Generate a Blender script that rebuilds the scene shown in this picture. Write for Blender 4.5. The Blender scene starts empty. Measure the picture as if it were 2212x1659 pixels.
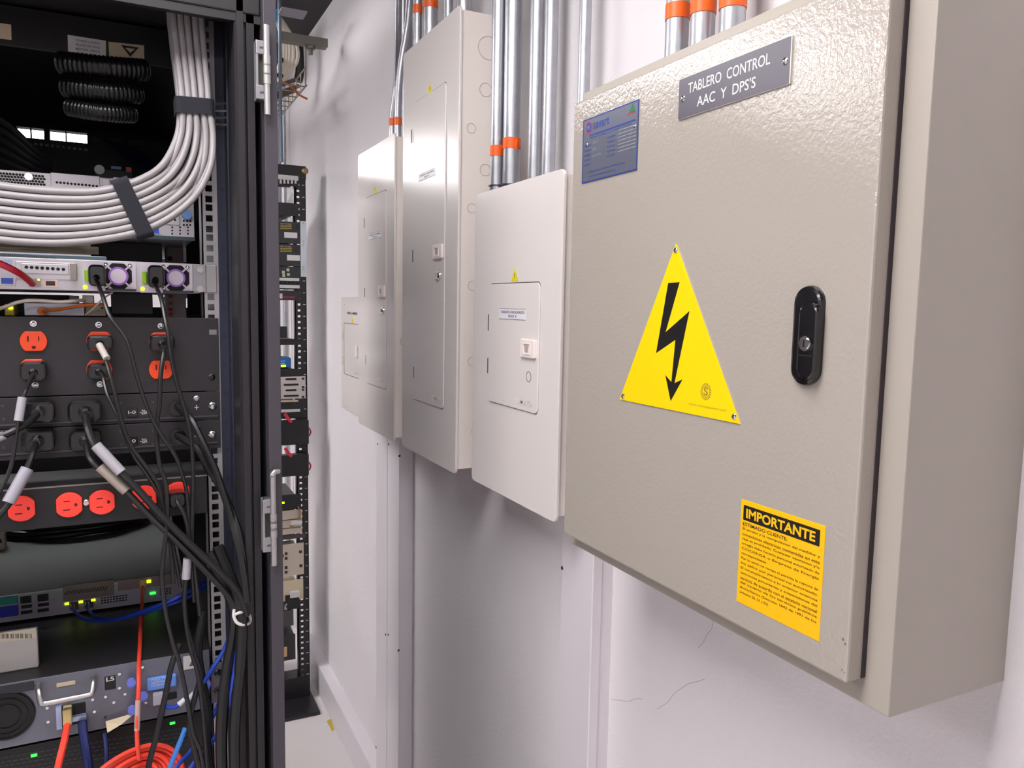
import bpy, bmesh, math, random
from mathutils import Vector, Matrix
random.seed(7)
C = bpy.context.scene.collection
H = 1.58                       # eye height of the camera above the floor
YAW, PIT, ROL, FPX = 0.460611415, 0.100892846, -0.0179205563, 1673.61
IW, IH = 2212, 1659

# ------------------------------------------------------------------ camera frame and measuring helpers
_w = Vector((math.sin(YAW)*math.cos(PIT), math.cos(YAW)*math.cos(PIT), -math.sin(PIT)))
_r = Vector((math.cos(YAW), -math.sin(YAW), 0)); _d = _w.cross(_r)
_c, _s = math.cos(ROL), math.sin(ROL)
CR = _c*_r + _s*_d; CD = -_s*_r + _c*_d; CW = _w
def ray(px, py):
    return CR*((px-IW/2)/FPX) + CD*((py-IH/2)/FPX) + CW
def aX(px, py, X):             # point seen at a pixel of the survey photo on the plane X = const
    d = ray(px, py); v = d*(X/d.x); v.z += H; return v
def aY(px, py, Y):
    d = ray(px, py); v = d*(Y/d.y); v.z += H; return v
def aZ(px, py, Z):
    d = ray(px, py); v = d*((Z-H)/d.z); v.z += H; return v

# ------------------------------------------------------------------ materials
def lin(c):
    return tuple(((x/255)/12.92 if x/255 <= .04045 else ((x/255+.055)/1.055)**2.4) for x in c)
MATS = {}
def mat(name, col, rough=.5, metal=0, bump=None, emit=0, coat=0, var=None, spec=.5, alpha=1):
    if name in MATS: return MATS[name]
    m = bpy.data.materials.new(name); m.use_nodes = True
    nt = m.node_tree; b = nt.nodes['Principled BSDF']
    L = (*lin(col), 1)
    b.inputs['Base Color'].default_value = L
    b.inputs['Roughness'].default_value = rough
    b.inputs['Metallic'].default_value = metal
    b.inputs['Specular IOR Level'].default_value = spec
    if coat:
        b.inputs['Coat Weight'].default_value = coat; b.inputs['Coat Roughness'].default_value = .08
    if emit:
        b.inputs['Emission Color'].default_value = L; b.inputs['Emission Strength'].default_value = emit
    if alpha < 1:
        b.inputs['Alpha'].default_value = alpha
    tc = nt.nodes.new('ShaderNodeTexCoord')
    if bump:
        for i, (sc, st, dist) in enumerate(bump):
            n = nt.nodes.new('ShaderNodeTexNoise'); n.inputs['Scale'].default_value = sc; n.inputs['Detail'].default_value = 3
            nt.links.new(tc.outputs['Object'], n.inputs['Vector'])
            bp = nt.nodes.new('ShaderNodeBump'); bp.inputs['Strength'].default_value = st; bp.inputs['Distance'].default_value = dist
            nt.links.new(n.outputs['Fac'], bp.inputs['Height'])
            if i: nt.links.new(prev.outputs['Normal'], bp.inputs['Normal'])
            prev = bp
        nt.links.new(prev.outputs['Normal'], b.inputs['Normal'])
        if coat: nt.links.new(prev.outputs['Normal'], b.inputs['Coat Normal'])
    if var:
        sc, amt, col2 = var
        n = nt.nodes.new('ShaderNodeTexNoise'); n.inputs['Scale'].default_value = sc; n.inputs['Detail'].default_value = 5
        nt.links.new(tc.outputs['Object'], n.inputs['Vector'])
        rp = nt.nodes.new('ShaderNodeMapRange'); rp.inputs['From Min'].default_value = .4; rp.inputs['From Max'].default_value = .75
        rp.inputs['To Max'].default_value = amt
        nt.links.new(n.outputs['Fac'], rp.inputs['Value'])
        mx = nt.nodes.new('ShaderNodeMix'); mx.data_type = 'RGBA'
        mx.inputs['A'].default_value = L; mx.inputs['B'].default_value = (*lin(col2), 1)
        nt.links.new(rp.outputs['Result'], mx.inputs['Factor']); nt.links.new(mx.outputs['Result'], b.inputs['Base Color'])
    MATS[name] = m; return m

WALL   = mat('wall_paint', (219,215,218), .75, bump=[(140,.25,.004),(14,.12,.01)], var=(3,.25,(203,198,200)))
CEIL   = mat('ceiling_dark_tiles', (52,50,54), .85)
FLOOR  = mat('floor_vinyl', (212,206,206), .35, bump=[(20,.05,.003)], var=(2.2,.35,(196,188,182)))
CABP   = mat('cabinet_beige_textured_paint', (164,157,149), .15, bump=[(270,.36,.0015)], spec=.9)
CABS   = mat('cabinet_beige_paint', (162,155,146), .42, bump=[(620,.12,.001)])
PANW   = mat('panel_white_enamel', (220,214,211), .21, bump=[(160,.10,.0012)], spec=.5)
PANB   = mat('panel_box_white_enamel', (228,220,214), .38, bump=[(160,.05,.001)])
PVC    = mat('trunking_pvc', (214,209,214), .38)
GALV   = mat('galvanised_steel', (184,185,191), .40, .88, bump=[(90,.12,.002)], var=(40,.35,(140,141,150)))
CHROME = mat('chrome', (225,225,228), .12, 1)
STEEL  = mat('steel_zinc', (186,184,184), .32, .9)
ORTAPE = mat('orange_tape', (232,96,20), .42)
YEL    = mat('sign_yellow', (243,205,8), .34)
YEL2   = mat('sticker_yellow', (246,184,8), .36)
BLKI   = mat('ink_black', (16,14,15), .5)
GRYI   = mat('ink_grey', (140,128,62), .5)
BLUI   = mat('ink_blue', (36,64,150), .45)
REDI   = mat('ink_red', (190,52,60), .45)
GRNI   = mat('ink_green', (40,110,70), .45)
WHTI   = mat('ink_white', (226,224,222), .5)
SLVI   = mat('ink_silver', (150,152,164), .4)
PLATE  = mat('engraved_plate_grey', (92,89,99), .38)
RPLATE = mat('rating_plate_metal', (112,116,132), .34, .45)
BLKPL  = mat('black_plastic', (14,14,17), .22, coat=.4)
GASK   = mat('gasket_rubber', (52,44,48), .7)
SHADOWGAP = mat('dark_slot', (70,64,64), .7)
RACKB  = mat('rack_black_paint', (31,29,33), .42, bump=[(500,.1,.001)])
RACKG  = mat('rack_grey_paint', (63,59,67), .45, bump=[(500,.1,.001)])
RAILM  = mat('rack_rail_blue_grey', (48,52,68), .45, .3)
RAILL  = mat('rack_rail_zinc', (172,170,172), .4, .4)
PDUB   = mat('power_panel_black', (37,34,38), .48, bump=[(700,.15,.001)])
SRVG   = mat('server_steel', (204,200,206), .4, .3)
SRVD   = mat('server_dark_steel', (96,98,106), .36, .6)
SRVT   = mat('server_top_steel', (150,154,154), .34, .35, bump=[(300,.06,.001)])
HOLE   = mat('vent_hole_black', (8,8,10), .7)
CABG   = mat('cable_grey_jacket', (143,139,141), .45)
CABK   = mat('cable_black_jacket', (26,25,27), .38)
CABKT  = mat('cable_thick_black_jacket', (20,20,22), .42)
CABU   = mat('cable_blue_jacket', (28,62,168), .4)
CABUL  = mat('cable_light_blue_jacket', (60,126,206), .4)
CABR   = mat('fibre_red_orange_jacket', (238,72,52), .4)
CABRD  = mat('cable_crimson_jacket', (186,22,48), .4)
CABW   = mat('cable_cream_jacket', (214,204,192), .5)
CABO   = mat('fibre_orange_jacket', (236,120,40), .4)
VELC   = mat('velcro_navy', (20,20,31), .85)
OUTO   = mat('outlet_orange', (236,72,26), .36)
OUTR   = mat('outlet_red_orange', (250,66,52), .36)
LABW   = mat('label_white', (206,204,204), .5)
LABC   = mat('label_cream', (196,180,152), .55)
VGAB   = mat('connector_blue', (46,86,190), .4)
LIME   = mat('clip_lime', (176,240,30), .35)
PURP   = mat('fan_purple', (158,104,206), .35)
FANW   = mat('fan_label_white', (226,214,230), .4)
TEAL   = mat('connector_teal', (24,120,112), .4)
PERI   = mat('latch_periwinkle', (112,124,216), .4)
TAGB   = mat('pull_tag_blue', (104,146,226), .45)
BEIGE  = mat('telecom_beige', (196,184,168), .5)
TAN    = mat('plastic_tan', (196,176,120), .45)
LEDG   = mat('led_green', (40,255,60), .4, emit=4)
LEDY   = mat('led_yellow_green', (206,240,20), .4, emit=3)
LEDA   = mat('led_amber', (160,140,40), .4, emit=.3)
EM = 17.8
LAMP   = mat('lamp_diffuser', (254,250,250), .5, emit=EM)
TRAYM  = mat('tray_dark_paint', (40,38,40), .6)
STRUT  = mat('strut_galvanised_dull', (120,116,108), .5, .5)
BOXBLU = mat('modem_blue', (24,104,176), .4)
BRASS  = mat('brass_screw', (160,134,92), .35, .8)
REDP   = mat('red_plastic', (222,60,70), .4)
NAVY   = mat('navy_sheet', (16,24,48), .7)
GALVL  = mat('galvanised_light', (196,206,214), .4, .4)

# ------------------------------------------------------------------ mesh building
def V3(pl, u, v, d):
    return Vector((d,u,v)) if pl == 'X' else Vector((u,d,v)) if pl == 'Y' else Vector((u,v,d))
class MB:
    def __init__(s): s.b = bmesh.new(); s.smooth = False
    def box(s, x0, x1, y0, y1, z0, z1, bev=0, seg=2):
        t = bmesh.new()
        vs = [t.verts.new((x,y,z)) for x in (x0,x1) for y in (y0,y1) for z in (z0,z1)]
        for f in ((0,1,3,2),(4,6,7,5),(0,4,5,1),(2,3,7,6),(0,2,6,4),(1,5,7,3)): t.faces.new([vs[i] for i in f])
        bmesh.ops.recalc_face_normals(t, faces=t.faces)
        if bev: bmesh.ops.bevel(t, geom=list(t.edges), offset=bev, segments=seg, affect='EDGES', profile=.5)
        s.add(t); return s
    def add(s, t):
        me = bpy.data.meshes.new('tmp'); t.to_mesh(me); t.free(); s.b.from_mesh(me); bpy.data.meshes.remove(me)
    def obb(s, c, ax, ay, az, hx, hy, hz, bev=0):      # oriented box
        t = bmesh.new()
        vs = [t.verts.new(c + ax*(i*hx) + ay*(j*hy) + az*(k*hz)) for i in (-1,1) for j in (-1,1) for k in (-1,1)]
        for f in ((0,1,3,2),(4,6,7,5),(0,4,5,1),(2,3,7,6),(0,2,6,4),(1,5,7,3)): t.faces.new([vs[i] for i in f])
        bmesh.ops.recalc_face_normals(t, faces=t.faces)
        if bev: bmesh.ops.bevel(t, geom=list(t.edges), offset=bev, segments=2, affect='EDGES', profile=.5)
        s.add(t); return s
    def prism(s, pl, poly, d0, d1, bev=0):
        t = bmesh.new(); n = len(poly)
        a = [t.verts.new(V3(pl,u,v,d0)) for u,v in poly]; b = [t.verts.new(V3(pl,u,v,d1)) for u,v in poly]
        fa = t.faces.new(a); t.faces.new(list(reversed(b)))
        for i in range(n): t.faces.new((a[i], b[i], b[(i+1)%n], a[(i+1)%n]))
        bmesh.ops.recalc_face_normals(t, faces=t.faces)
        if bev: bmesh.ops.bevel(t, geom=list(fa.edges), offset=bev, segments=2, affect='EDGES', profile=.5)
        s.add(t); return s
    def ring(s, pl, o, i, d0, d1):                     # outer and inner loops of equal length
        t = bmesh.new(); n = len(o)
        L = [[t.verts.new(V3(pl,u,v,d)) for u,v in p] for p in (o,i) for d in (d0,d1)]
        for k in range(n):
            q = (k+1) % n
            for A,B in ((L[0],L[2]),(L[1],L[3]),(L[0],L[1]),(L[2],L[3])): t.faces.new((A[k],A[q],B[q],B[k]))
        bmesh.ops.recalc_face_normals(t, faces=t.faces); s.add(t); return s
    def cyl(s, p, q, r, n=16, r2=None):
        p, q = Vector(p), Vector(q); a = (q-p).normalized()
        u = a.orthogonal().normalized(); v = a.cross(u); r2 = r if r2 is None else r2
        t = bmesh.new()
        A = [t.verts.new(p + (u*math.cos(2*math.pi*k/n)+v*math.sin(2*math.pi*k/n))*r) for k in range(n)]
        B = [t.verts.new(q + (u*math.cos(2*math.pi*k/n)+v*math.sin(2*math.pi*k/n))*r2) for k in range(n)]
        t.faces.new(A); t.faces.new(B)
        for k in range(n): t.faces.new((A[k],A[(k+1)%n],B[(k+1)%n],B[k]))
        bmesh.ops.recalc_face_normals(t, faces=t.faces); s.add(t); return s
    def dome(s, c, nrm, r, h=.5, n=12):
        c = Vector(c); a = Vector(nrm).normalized(); u = a.orthogonal().normalized(); v = a.cross(u)
        t = bmesh.new(); rows = []
        for i in range(4):
            th = i*math.pi/2/4
            rows.append([t.verts.new(c + a*(r*h*math.sin(th)) + (u*math.cos(2*math.pi*k/n)+v*math.sin(2*math.pi*k/n))*(r*math.cos(th))) for k in range(n)])
        top = t.verts.new(c + a*(r*h))
        for i in range(3):
            for k in range(n): t.faces.new((rows[i][k],rows[i][(k+1)%n],rows[i+1][(k+1)%n],rows[i+1][k]))
        for k in range(n): t.faces.new((rows[3][k],rows[3][(k+1)%n],top))
        t.faces.new(rows[0]); bmesh.ops.recalc_face_normals(t, faces=t.faces); s.add(t); return s
    def tube(s, pts, r, n=8, sub=6, closed=False, rf=None):
        P = spline(pts, sub, closed) if sub > 1 else [Vector(p) for p in pts]
        t = bmesh.new(); m = len(P); rows = []; u = None
        for i in range(m):
            a = (P[(i+1)%m]-P[i-1]) if closed else (P[min(i+1,m-1)]-P[max(i-1,0)])
            a = a.normalized() if a.length > 1e-9 else Vector((0,0,1))
            u = (a.orthogonal() if u is None else u - a*u.dot(a)).normalized(); v = a.cross(u)
            rr = rf(i/(m-1))*r if rf else r
            rows.append([t.verts.new(P[i] + (u*math.cos(2*math.pi*k/n)+v*math.sin(2*math.pi*k/n))*rr) for k in range(n)])
        for i in range(m if closed else m-1):
            A, B = rows[i], rows[(i+1)%m]
            for k in range(n): t.faces.new((A[k],A[(k+1)%n],B[(k+1)%n],B[k]))
        if not closed: t.faces.new(rows[0]); t.faces.new(rows[-1])
        bmesh.ops.recalc_face_normals(t, faces=t.faces); s.smooth = True; s.add(t); return s
    def band(s, pts, w, th, nrm):                      # flat strip along a path, width w across nrm x tangent
        P = spline(pts, 5); t = bmesh.new(); rows = []; nrm = Vector(nrm)
        for i in range(len(P)):
            a = (P[min(i+1,len(P)-1)]-P[max(i-1,0)]).normalized(); u = a.cross(nrm).normalized(); v = u.cross(a)
            rows.append([t.verts.new(P[i]+u*(x*w/2)+v*(y*th/2)) for x,y in ((-1,-1),(1,-1),(1,1),(-1,1))])
        for A,B in zip(rows, rows[1:]):
            for k in range(4): t.faces.new((A[k],A[(k+1)%4],B[(k+1)%4],B[k]))
        t.faces.new(rows[0]); t.faces.new(rows[-1]); bmesh.ops.recalc_face_normals(t, faces=t.faces); s.add(t); return s
    def quad(s, pts):
        s.b.faces.new([s.b.verts.new(p) for p in pts]); return s
    def build(s, name, m, parent=None):
        me = bpy.data.meshes.new(name)
        if parent is not None: bmesh.ops.translate(s.b, verts=s.b.verts, vec=-WL[parent.name])
        s.b.to_mesh(me); s.b.free(); me.materials.append(m)
        o = bpy.data.objects.new(name, me); C.objects.link(o); WL[o.name] = Vector((0,0,0))
        if s.smooth:
            for p in me.polygons: p.use_smooth = True
            try: me.set_sharp_from_angle(angle=math.radians(40))
            except Exception: pass
        if parent is not None: o.parent = parent; WL[o.name] = WL[parent.name].copy()
        return o
def spline(pts, sub=6, closed=False):
    P = [Vector(p) for p in pts]; n = len(P)
    if n < 3 and not closed: return P
    out = []
    for i in range(n if closed else n-1):
        g = (lambda k: P[k % n]) if closed else (lambda k: P[max(0,min(n-1,k))])
        a,b,c,d = g(i-1),g(i),g(i+1),g(i+2)
        for k in range(sub):
            t = k/sub
            out.append(.5*((2*b)+(c-a)*t+(2*a-5*b+4*c-d)*t*t+(3*b-a-3*c+d)*t**3))
    if not closed: out.append(P[-1])
    return out
WL = {}
def rrect(u0, u1, v0, v1, r, n=5):
    p = []
    for cu,cv,a0 in ((u1-r,v1-r,0),(u0+r,v1-r,90),(u0+r,v0+r,180),(u1-r,v0+r,270)):
        for k in range(n+1):
            a = math.radians(a0+90*k/n); p.append((cu+r*math.cos(a), cv+r*math.sin(a)))
    return p
def circ(u, v, r, n=24, rv=None):
    rv = rv or r
    return [(u+r*math.cos(2*math.pi*k/n), v+rv*math.sin(2*math.pi*k/n)) for k in range(n)]
def tag(o, label, cat, group=None, kind=None):
    if label: o['label'] = label
    if cat: o['category'] = cat
    if group: o['group'] = group
    if kind: o['kind'] = kind
    return o
def thing(name, label, cat, loc, group=None):
    o = bpy.data.objects.new(name, None); C.objects.link(o); o.empty_display_size = .05
    o.location = loc; WL[o.name] = Vector(loc); return tag(o, label, cat, group)
def struct(name, mb, m, parent=None):
    o = mb.build(name, m, parent)
    if parent is None: o['kind'] = 'structure'
    return o
def glyphs(txt, off=0, space=1):
    cu = bpy.data.curves.new('txt', 'FONT'); cu.body = txt; cu.size = 1; cu.offset = off; cu.space_character = space
    cu.resolution_u = 3
    o = bpy.data.objects.new('txt', cu); C.objects.link(o)
    me = bpy.data.meshes.new_from_object(o.evaluated_get(bpy.context.evaluated_depsgraph_get()))
    bpy.data.objects.remove(o); bpy.data.curves.remove(cu); return me
def write(mb, txt, org, right, up, w, h, off=0, space=1):
    """lettering fitted to w x h with its lower left corner at org"""
    me = glyphs(txt, off, space)
    xs = [v.co.x for v in me.vertices]; ys = [v.co.y for v in me.vertices]
    if not xs: return mb
    x0,x1,y0,y1 = min(xs),max(xs),min(ys),max(ys); sx = w/max(x1-x0,1e-6); sy = h/max(y1-y0,1e-6)
    org, right, up = Vector(org), Vector(right), Vector(up)
    vs = [mb.b.verts.new(org + right*((v.co.x-x0)*sx) + up*((v.co.y-y0)*sy)) for v in me.vertices]
    for p in me.polygons:
        try: mb.b.faces.new([vs[i] for i in p.vertices])
        except ValueError: pass
    bpy.data.meshes.remove(me); return mb
RW, UP = Vector((0,-1,0)), Vector((0,0,1))   # reading direction of signs on the right wall
RX = Vector((1,0,0))                         # reading direction on the rack

# ================================================================== SETTING
XW = .69
YB = 8.4
struct('wall_right', MB().box(XW, XW+.15, -3.6, YB, 0, 2.95), WALL)
struct('wall_left', MB().box(-4.35, -4.2, -3.6, YB, 0, 2.95), WALL)
struct('wall_back', MB().box(-4.35, XW+.15, YB, YB+.15, 0, 2.95), WALL)
struct('wall_front', MB().box(-4.35, XW+.15, -3.75, -3.6, 0, 2.95), WALL)
struct('ceiling', MB().box(-4.35, XW+.15, -3.75, YB+.15, H+1.075, 2.95), CEIL)
struct('floor', MB().box(-4.35, XW+.15, -3.75, YB+.15, -.1, 0), FLOOR)
wr = bpy.data.objects['wall_right']
for path in ([(1319,1510),(1340,1513),(1357,1515),(1375,1509),(1388,1511)], [(1419,1532),(1432,1524),(1444,1515),(1455,1500),(1470,1488),(1490,1476),(1508,1472),(1523,1466)],
             [(1508,1400),(1520,1386),(1527,1372),(1538,1357),(1541,1340)]):
    MB().tube([aX(px,py,XW+.0002) for px,py in path], .00045, 4, 3).build('crack', mat('crack_grey',(150,142,142),.9), wr)

# skirting trunking along the foot of the right wall
bb = MB(); bb.prism('Y', [(.649,0),(.649,.120),(.652,.1235),(XW,.1235),(XW,0)], 2.18, 3.34)
struct('baseboard_right', bb, PVC)

# ================================================================== ELECTRICAL BOXES ON THE RIGHT WALL
def screw(mb, c, nrm, r):
    mb.dome(c, nrm, r, .55); return mb

# ---- the big control cabinet
BX, DX = .5391, .518
cab = thing('control_cabinet', 'large beige steel control cabinet with a yellow lightning triangle and black swing handle', 'electrical cabinet', (XW,.645,-.3245+H))
y0,y1,z0,z1 = .395,.895,-.3245+H,.276+H
b = MB(); t_ = bmesh.new()
def loop(ix, d): return [t_.verts.new((ix,y,z)) for y,z in ((y0+d,z0+d),(y1-d,z0+d),(y1-d,z1-d),(y0+d,z1-d))]
LP = [loop(XW,0),loop(BX,0),loop(BX,.024),loop(BX+.0016,.024),loop(BX+.0016,.0016),loop(XW-.002,.0016)]
for A_,B_ in zip(LP,LP[1:]):
    for k in range(4): t_.faces.new((A_[k],A_[(k+1)%4],B_[(k+1)%4],B_[k]))
t_.faces.new(LP[0]); t_.faces.new(LP[-1]); bmesh.ops.recalc_face_normals(t_, faces=t_.faces)
rim = [e for e in t_.edges if all(abs(v.co.x-BX)<1e-6 for v in e.verts) and all(min(abs(v.co.y-y0),abs(v.co.y-y1),9)<1e-6 and min(abs(v.co.z-z0),abs(v.co.z-z1))<1e-6 for v in e.verts)]
bmesh.ops.bevel(t_, geom=rim, offset=.0012, segments=2, affect='EDGES', profile=.5)
b.add(t_); b.build('body', CABS, cab)
g = MB().ring('X', [(y0+.0235,z0+.0235),(y1-.0235,z0+.0235),(y1-.0235,z1-.0235),(y0+.0235,z1-.0235)], [(y0+.05,z0+.05),(y1-.05,z0+.05),(y1-.05,z1-.05),(y0+.05,z1-.05)], BX-.0045, BX+.010)
g.build('gasket', GASK, cab)
dy0,dy1,dz0,dz1 = .4195,.880,-.3035+H,.2575+H
MB().prism('X', rrect(dy0,dy1,dz0,dz1,.003,3), DX, BX-.0045, .0022).build('door', CABP, cab)
# name plate
def on(px, py, X=DX): p = aX(px,py,X); return p.y, p.z
def plane_rect(quad, X):       # mean y/z rectangle of four surveyed corners (tl,tr,br,bl)
    q = [aX(px,py,X) for px,py in quad]
    return (q[1].y+q[2].y)/2, (q[0].y+q[3].y)/2, (q[2].z+q[3].z)/2, (q[0].z+q[1].z)/2   # y_near, y_far, z_low, z_high
a = plane_rect([(1470,172),(1714,78),(1711,182),(1467,259)], DX)
pl = MB().prism('X', rrect(a[0],a[1],a[2],a[3],.0006,2), DX-.0018, DX).build('name_plate', mat('engraved_plate_edge',(206,204,196),.4), cab)
MB().prism('X', rrect(a[0]+.0012,a[1]-.0007,a[2]+.0004,a[3]-.0004,.0004,2), DX-.0021, DX-.0016).build('plate_face', PLATE, pl)
t = MB(); hh = a[3]-a[2]; ww = a[1]-a[0]
write(t, 'TABLERO  CONTROL', (DX-.0023, a[1]-ww*.105, a[2]+hh*.565), RW, UP, ww*.735, hh*.25, .004)
write(t, 'AAC  Y  DPS\'S', (DX-.0023, a[1]-ww*.20, a[2]+hh*.165), RW, UP, ww*.53, hh*.25, .004)
t.build('lettering', WHTI, pl)
for q in ((1476,213),(1697,132)):
    p = aX(*q,DX-.002); screw(MB(), p, (-1,0,0), .0034).build('screw', CHROME, pl)
# rating plate
a = plane_rect([(1262,262),(1382,213),(1377,365),(1258,398)], DX)
rp = MB().prism('X', rrect(a[0],a[1],a[2],a[3],.0006,2), DX-.0010, DX).build('rating_plate', RPLATE, cab)
yf,yn,zl,zh = a[1],a[0],a[2],a[3]; ww,hh = yf-yn, zh-zl; X1 = DX-.0012
bl = MB()
bl.ring('X', [(yn,zl),(yf,zl),(yf,zh),(yn,zh)], [(yn+.0012,zl+.0012),(yf-.0012,zl+.0012),(yf-.0012,zh-.0012),(yn+.0012,zh-.0012)], X1-.0001, X1)
write(bl, 'savart', (X1, yf-ww*.20, zl+hh*.80), RW, UP, ww*.30, hh*.12, .02)
bl.box(X1-.0001,X1,yn+ww*.05,yf-ww*.14,zl+hh*.715,zl+hh*.735)
write(bl, 'MONTAJES SAVART LTDA', (X1, yf-ww*.14, zl+hh*.66), RW, UP, ww*.76, hh*.035)
for k in range(5):
    write(bl, ('TABLERO','TENSION','CORRIENTE','FRECUENCIA','SERIE')[k], (X1, yf-ww*.04, zl+hh*(.56-.075*k)), RW, UP, ww*.13, hh*.03)
    write(bl, ('GRADO IP','CLIENTE','FECHA','NORMA','COLOR')[k], (X1, yf-ww*.48, zl+hh*(.58-.07*k)), RW, UP, ww*.14, hh*.03)
write(bl, 'Direccion y telefono del fabricante', (X1, yf-ww*.14, zl+hh*.13), RW, UP, ww*.66, hh*.04)
write(bl, 'www.montajessavart.com', (X1, yf-ww*.14, zl+hh*.06), RW, UP, ww*.5, hh*.035)
cy,cz = yf-ww*.115, zl+hh*.855
bl.prism('X', circ(cy,cz,.0052), X1-.0001, X1)
bl.build('printing', BLUI, rp)
MB().ring('X', circ(cy,cz,.0078,24), circ(cy,cz,.0066,24), X1-.0001, X1).box(X1-.0001,X1,yn+ww*.06,yn+ww*.2,zl+hh*.83,zl+hh*.842).build('red_marks', REDI, rp)
MB().prism('X', [(yn+ww*.05,zl+hh*.85),(yn+ww*.16,zl+hh*.85),(yn+ww*.1,zl+hh*.97)], X1-.0001, X1).build('green_emblem', GRNI, rp)
sv = MB()
for k in range(7): sv.box(X1-.0001,X1,yn+ww*.03,yn+ww*.33,zl+hh*(.645-.052*k),zl+hh*(.655-.052*k))
write(sv, '220 V', (X1,yf-ww*.2,zl+hh*.575),RW,UP,ww*.1,hh*.04); write(sv,'60',(X1,yf-ww*.2,zl+hh*.47),RW,UP,ww*.06,hh*.04); write(sv,'A-0170',(X1,yf-ww*.2,zl+hh*.37),RW,UP,ww*.16,hh*.035)
write(sv, 'MS', (X1-.0002,cy+.003,cz-.0025),RW,UP,.006,.005)
sv.build('silver_print', SLVI, rp)
for q in ((1268,313),(1372,273)): screw(MB(), aX(*q,DX-.001), (-1,0,0), .0024).build('screw', CHROME, rp)
# warning triangle
tri = [aX(1461.5,527,DX), aX(1600,914,DX), aX(1340,864,DX)]
tp = [(p.y,p.z) for p in tri]; tp[1] = (tp[1][0], (tp[1][1]+tp[2][1])/2); tp[2] = (tp[2][0], tp[1][1])
ws = MB().prism('X', tp, DX-.0012, DX).build('warning_sign', YEL, cab)
bolt = [(1300+x/3.6867, 500+y/3.6867) for x,y in ((537,410),(628,404),(515,803),(706,634),(586,1208),(650,1178),(556,1350),(514,1144),(562,1200),(594,862),(440,968))]
MB().prism('X', [on(px,py) for px,py in bolt], DX-.0014, DX-.0011).build('lightning_symbol', BLKI, ws)
e = MB(); cy,cz = on(1527,846)
for k in range(20):
    a_ = 2*math.pi*k/20; e.prism('X', circ(cy+.0072*math.cos(a_),cz+.0078*math.sin(a_),.0009,8), DX-.0014, DX-.0011)
e.ring('X', circ(cy,cz,.0062,24), circ(cy,cz,.0055,24), DX-.0014, DX-.0011)
write(e, 'S', (DX-.0014,cy+.0035,cz-.0042), RW, UP, .007, .0088, .03)
p = aX(1490,872,DX); q = aX(1571,888,DX)
write(e, 'www.montajessavart.com', (DX-.0014,p.y,(p.z+q.z)/2-.0015), RW, UP, p.y-q.y, .003)
e.build('emblem', mat('ink_khaki',(150,136,40),.5), ws)
for q in ((1460,541),(1346,856),(1586,900)): screw(MB(), aX(*q,DX-.0012), (-1,0,0), .0032).build('rivet', CHROME, ws)
# notice sticker
a = plane_rect([(1603,1077),(1787,1138),(1766,1385),(1592,1297)], DX)
ns = MB().prism('X', [(a[1],a[3]),(a[0],a[3]),(a[0]-.0004,a[2]),(a[1]+.0004,a[2])], DX-.0004, DX).build('notice_sticker', YEL2, cab)
yf,yn,zl,zh = a[1],a[0],a[2],a[3]; ww,hh = yf-yn, zh-zl; X1 = DX-.0006
hb = MB().box(X1-.0001,X1,yn+ww*.05,yf-ww*.035,zh-hh*.19,zh-hh*.048).build('heading_bar', BLKI, ns)
t = MB(); write(t, 'IMPORTANTE', (X1-.0003, yf-ww*.075, zh-hh*.165), RW, UP, ww*.83, hh*.092, .03); t.build('heading', YEL2, ns)
rows = ['ESTIMADO CLIENTE:', 'El acceso y la manipulacion del medidor y', 'conexiones electricas contenidas en esta', 'caja es prohibido. Cualquier operacion y/o', 'arreglo debe hacerlo personal autorizado de', 'CODENSA o Empresa de Energia', 'correspondiente.',
        'Por lo tanto no rompa ni permita la ruptura de', 'los sellos por personal no autorizado.', 'El incumplimiento a lo anterior ocasiona', 'sanciones pecuniarias y suspensiones del', 'servicio de acuerdo con el estatuto nacional', 'del usuario de los servicios publicos', 'domiciliarios (Decreto 1842 de 1991 de los', 'articulos 26, 53 y 55).']
wd = [.56,.93,.93,.93,.93,.93,.33,.93,.93,.93,.93,.93,.93,.93,.38]
t = MB()
for k,(s_,w_) in enumerate(zip(rows,wd)):
    zz = zh-hh*(.245+.0475*k)
    write(t, s_, (X1, yf-ww*.035, zz), RW, UP, ww*w_, hh*(.034 if k == 0 else .030), .012 if k == 0 else .006)
t.build('lettering', mat('ink_brown_black',(58,42,14),.5), ns)
# swing handle
hq = [on(1754,617),on(1747,833)]; hy = (hq[0][0]+hq[1][0])/2; hz1,hz0 = hq[0][1],hq[1][1]
pn,_ = on(1779,740); pf,_ = on(1718,740)
hd = MB().prism('X', rrect(pn,pf,hz0,hz1,(pf-pn)/2*.98,8), DX-.0055, DX, .003).build('door_handle', BLKPL, cab)
l0,l1 = aX(1762,740,DX-.010).y,aX(1721,740,DX-.010).y; lt_,lb_ = aX(1745,652,DX-.010).z,aX(1738,821,DX-.010).z
lv = MB().prism('X', rrect(l0,l1,lb_,lt_,(l1-l0)/2*.98,8), DX-.0100, DX-.004, .002).build('lever', BLKPL, hd)
lc = aX(1737.5,742,DX-.012)
MB().cyl((DX-.0118,lc.y,lc.z),(DX-.0098,lc.y,lc.z),.0066,8).cyl((DX-.0128,lc.y,lc.z),(DX-.0098,lc.y,lc.z),.0050,20).build('lock_cylinder', CHROME, hd)
MB().box(DX-.0131,DX-.0126,lc.y-.0006,lc.y+.0006,lc.z-.003,lc.z+.003).build('keyhole', BLKI, hd)
zf = aX(1740,768,DX-.010).z; MB().box(DX-.0102,DX-.0098,l0+.001,l1-.001,zf-.0006,zf+.0006).build('finger_groove', HOLE, hd)
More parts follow.
